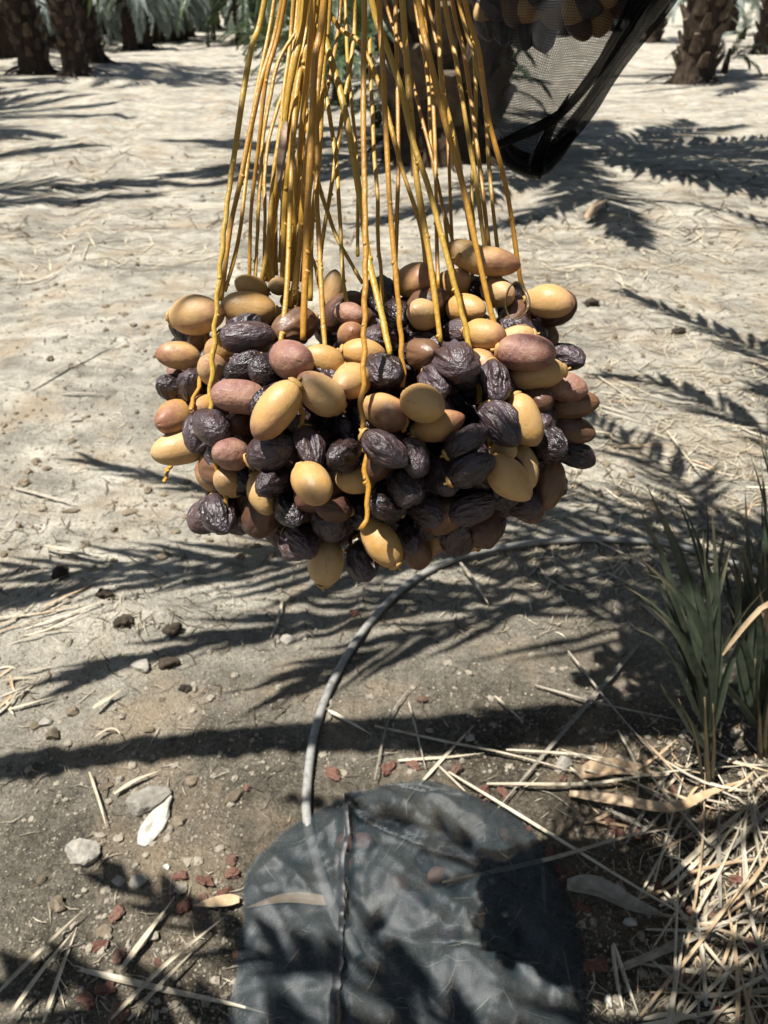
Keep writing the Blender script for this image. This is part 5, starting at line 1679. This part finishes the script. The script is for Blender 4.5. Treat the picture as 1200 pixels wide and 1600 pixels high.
# ------------------------------------------------------------------ palm suckers at the right
def sucker(label, base_px, leaves, sheath, seed, Yoff=0.0):
    b = G(*base_px)
    t = thing('palm_sucker', label, 'palm sucker', b, 'palm suckers at the right')
    for i, (pix, w, dy) in enumerate(leaves):
        # pixel track from the stem up, each with its own distance
        pts = [PY(px, py, b[1] + dy * k / max(1, len(pix) - 1)) for k, (px, py) in enumerate(pix)]
        p = smooth_path(pts, 14)
        tt = np.linspace(0, 1, 14)[:, None]
        p = p + RIGHT * (0.022 * math.sin(i * 2.3 + seed)) * np.sin(tt * math.pi) + np.array([0, 0.02 * math.sin(i * 1.3), -0.012]) * tt ** 2
        mb = MB()
        ribbon(mb, p - b, blade_width(14, w * 0.86, 0.5, 0.015, 0.3), 0.45, up=(0.25 * math.sin(i * 2.1), -1.0, 0.35), twist=0.5 * math.sin(i * 1.7 + seed))
        obj('leaf_blade', mb.build('leaf_blade', M_SUCKER), t)
    for pix, rad in sheath:
        pts = [PY(px, py, b[1] - 0.004) for px, py in pix]
        mb = MB(); p = smooth_path(pts, 10); tube(mb, p - b, np.linspace(rad * 0.6, rad * 0.12, 10) * (1 + 0.2 * vnoise(np.linspace(0, 6, 10), seed, 0.5)), 9, 0.5)
        obj('leaf_sheath', mb.build('leaf_sheath', M_SHEATH), t)
    return t


sucker('dark green palm sucker with upright pointed blades at right', (1106, 1222), [
    ([(1106, 1180), (1100, 1060), (1106, 930), (1115, 782)], .017, 0.05), ([(1104, 1150), (1095, 1020), (1068, 880), (1018, 757)], .024, 0.10),
    ([(1103, 1150), (1090, 1030), (1055, 890), (1000, 782)], .020, 0.06), ([(1104, 1150), (1092, 1040), (1060, 940), (1000, 855)], .020, 0.02),
    ([(1104, 1130), (1086, 1000), (1062, 910), (1026, 832)], .020, 0.08), ([(1106, 1140), (1104, 1010), (1124, 890), (1142, 800)], .018, 0.12),
    ([(1108, 1150), (1118, 1060), (1150, 1000), (1205, 940)], .020, 0.02), ([(1104, 1170), (1084, 1110), (1060, 1085), (1035, 1062)], .018, -0.02),
    ([(1106, 1150), (1112, 1000), (1098, 900), (1085, 830)], .017, 0.10), ([(1105, 1140), (1075, 1020), (1040, 960), (1005, 925)], .014, 0.0),
    ([(1107, 1140), (1112, 980), (1120, 850), (1108, 760)], .015, 0.15),
    ([(1104, 1140), (1088, 980), (1052, 850), (1046, 800)], .016, 0.12), ([(1104, 1140), (1080, 990), (1040, 900), (1010, 888)], .014, 0.05), ([(1106, 1140), (1116, 980), (1136, 860), (1160, 790)], .016, 0.10),
    ([(1106, 1140), (1100, 960), (1085, 860), (1066, 770)], .018, 0.14), ([(1106, 1140), (1122, 1000), (1140, 920), (1150, 850)], .015, 0.05), ([(1104, 1150), (1080, 1040), (1050, 980), (1030, 960)], .013, 0.0),
    ([(1105, 1150), (1096, 1000), (1096, 880), (1100, 815)], .012, 0.03),
    ([(1104, 1140), (1082, 1000), (1046, 910), (992, 842)], .013, 0.09), ([(1104, 1140), (1086, 990), (1060, 870), (1030, 778)], .013, 0.16), ([(1104, 1140), (1070, 1010), (1030, 950), (980, 915)], .011, 0.03), ([(1104, 1140), (1076, 1040), (1040, 1000), (1000, 985)], .011, -0.02),
    ([(1105, 1140), (1090, 960), (1074, 850), (1050, 745)], .012, 0.2), ([(1106, 1140), (1110, 1000), (1124, 930), (1128, 850)], .012, 0.08), ([(1106, 1140), (1120, 1040), (1160, 960), (1200, 905)], .014, 0.06), ([(1104, 1150), (1092, 1060), (1074, 1000), (1062, 930)], .010, -0.01)],
    [([(1106, 1226), (1105, 1190), (1103, 1140), (1101, 1090)], .019), ([(1112, 1222), (1116, 1170), (1114, 1100)], .013), ([(1098, 1215), (1086, 1150), (1060, 1092)], .010)], 1)
fan = []
for k in range(13):
    u = k / 12
    fan.append(([(1185 - 4 * k * 0.3, 1130), (1172 + 2 * u, 1010), (1150 + 46 * u, 920), (1128 + 84 * u, 838 + 22 * abs(u - 0.4))], .017, 0.10 + 0.05 * math.sin(k)))
sucker('blackish green fan of close set blades at the right edge', (1188, 1180), fan + [
    ([(1186, 1130), (1215, 1000), (1210, 820), (1174, 640)], .017, 0.25), ([(1188, 1130), (1230, 980), (1226, 820), (1192, 655)], .017, 0.28), ([(1190, 1140), (1160, 1080), (1140, 1060), (1120, 1010)], .016, -0.03),
    ([(1190, 1130), (1196, 980), (1192, 820), (1176, 690)], .016, 0.22), ([(1192, 1130), (1204, 980), (1202, 820), (1190, 700)], .016, 0.26), ([(1188, 1130), (1186, 980), (1176, 860), (1160, 745)], .015, 0.18),
    ([(1190, 1130), (1180, 960), (1166, 850), (1150, 780)], .014, 0.15), ([(1194, 1130), (1206, 1000), (1208, 880), (1198, 770)], .016, 0.2), ([(1186, 1140), (1168, 1010), (1140, 930), (1108, 880)], .014, 0.08),
    ([(1192, 1130), (1214, 950), (1206, 780), (1182, 645)], .015, 0.27),
    ([(1190, 1140), (1220, 1080), (1235, 1000), (1200, 900)], .022, -0.02), ([(1185, 1150), (1170, 1080), (1150, 990), (1138, 930)], .018, 0.03), ([(1190, 1140), (1190, 1060), (1200, 990), (1196, 920)], .02, 0.0)],
    [([(1188, 1184), (1186, 1120), (1180, 1030)], .016), ([(1194, 1180), (1200, 1100), (1206, 1020)], .013)], 2)
# dead tan leaf bent over the suckers
mb = MB()
bp = G(1190, 1150)
p = smooth_path([PY(1212, 1100, bp[1] - .03), PY(1225, 1010, bp[1] - .06), PY(1205, 940, bp[1] - .06), PY(1172, 962, bp[1] - .07), PY(1142, 1000, bp[1] - .08), PY(1128, 1022, bp[1] - .08)], 22)
ribbon(mb, p - p[0], blade_width(22, .042, .6, .2, .6), 0.5, up=(0, -1, 0.3), twist=1.2)
tag(obj('dead_leaf', mb.build('dead_leaf', M_DRYLEAF), None, p[0]), 'bent tan dead leaf with a pale torn tip over the suckers', 'dead leaf')
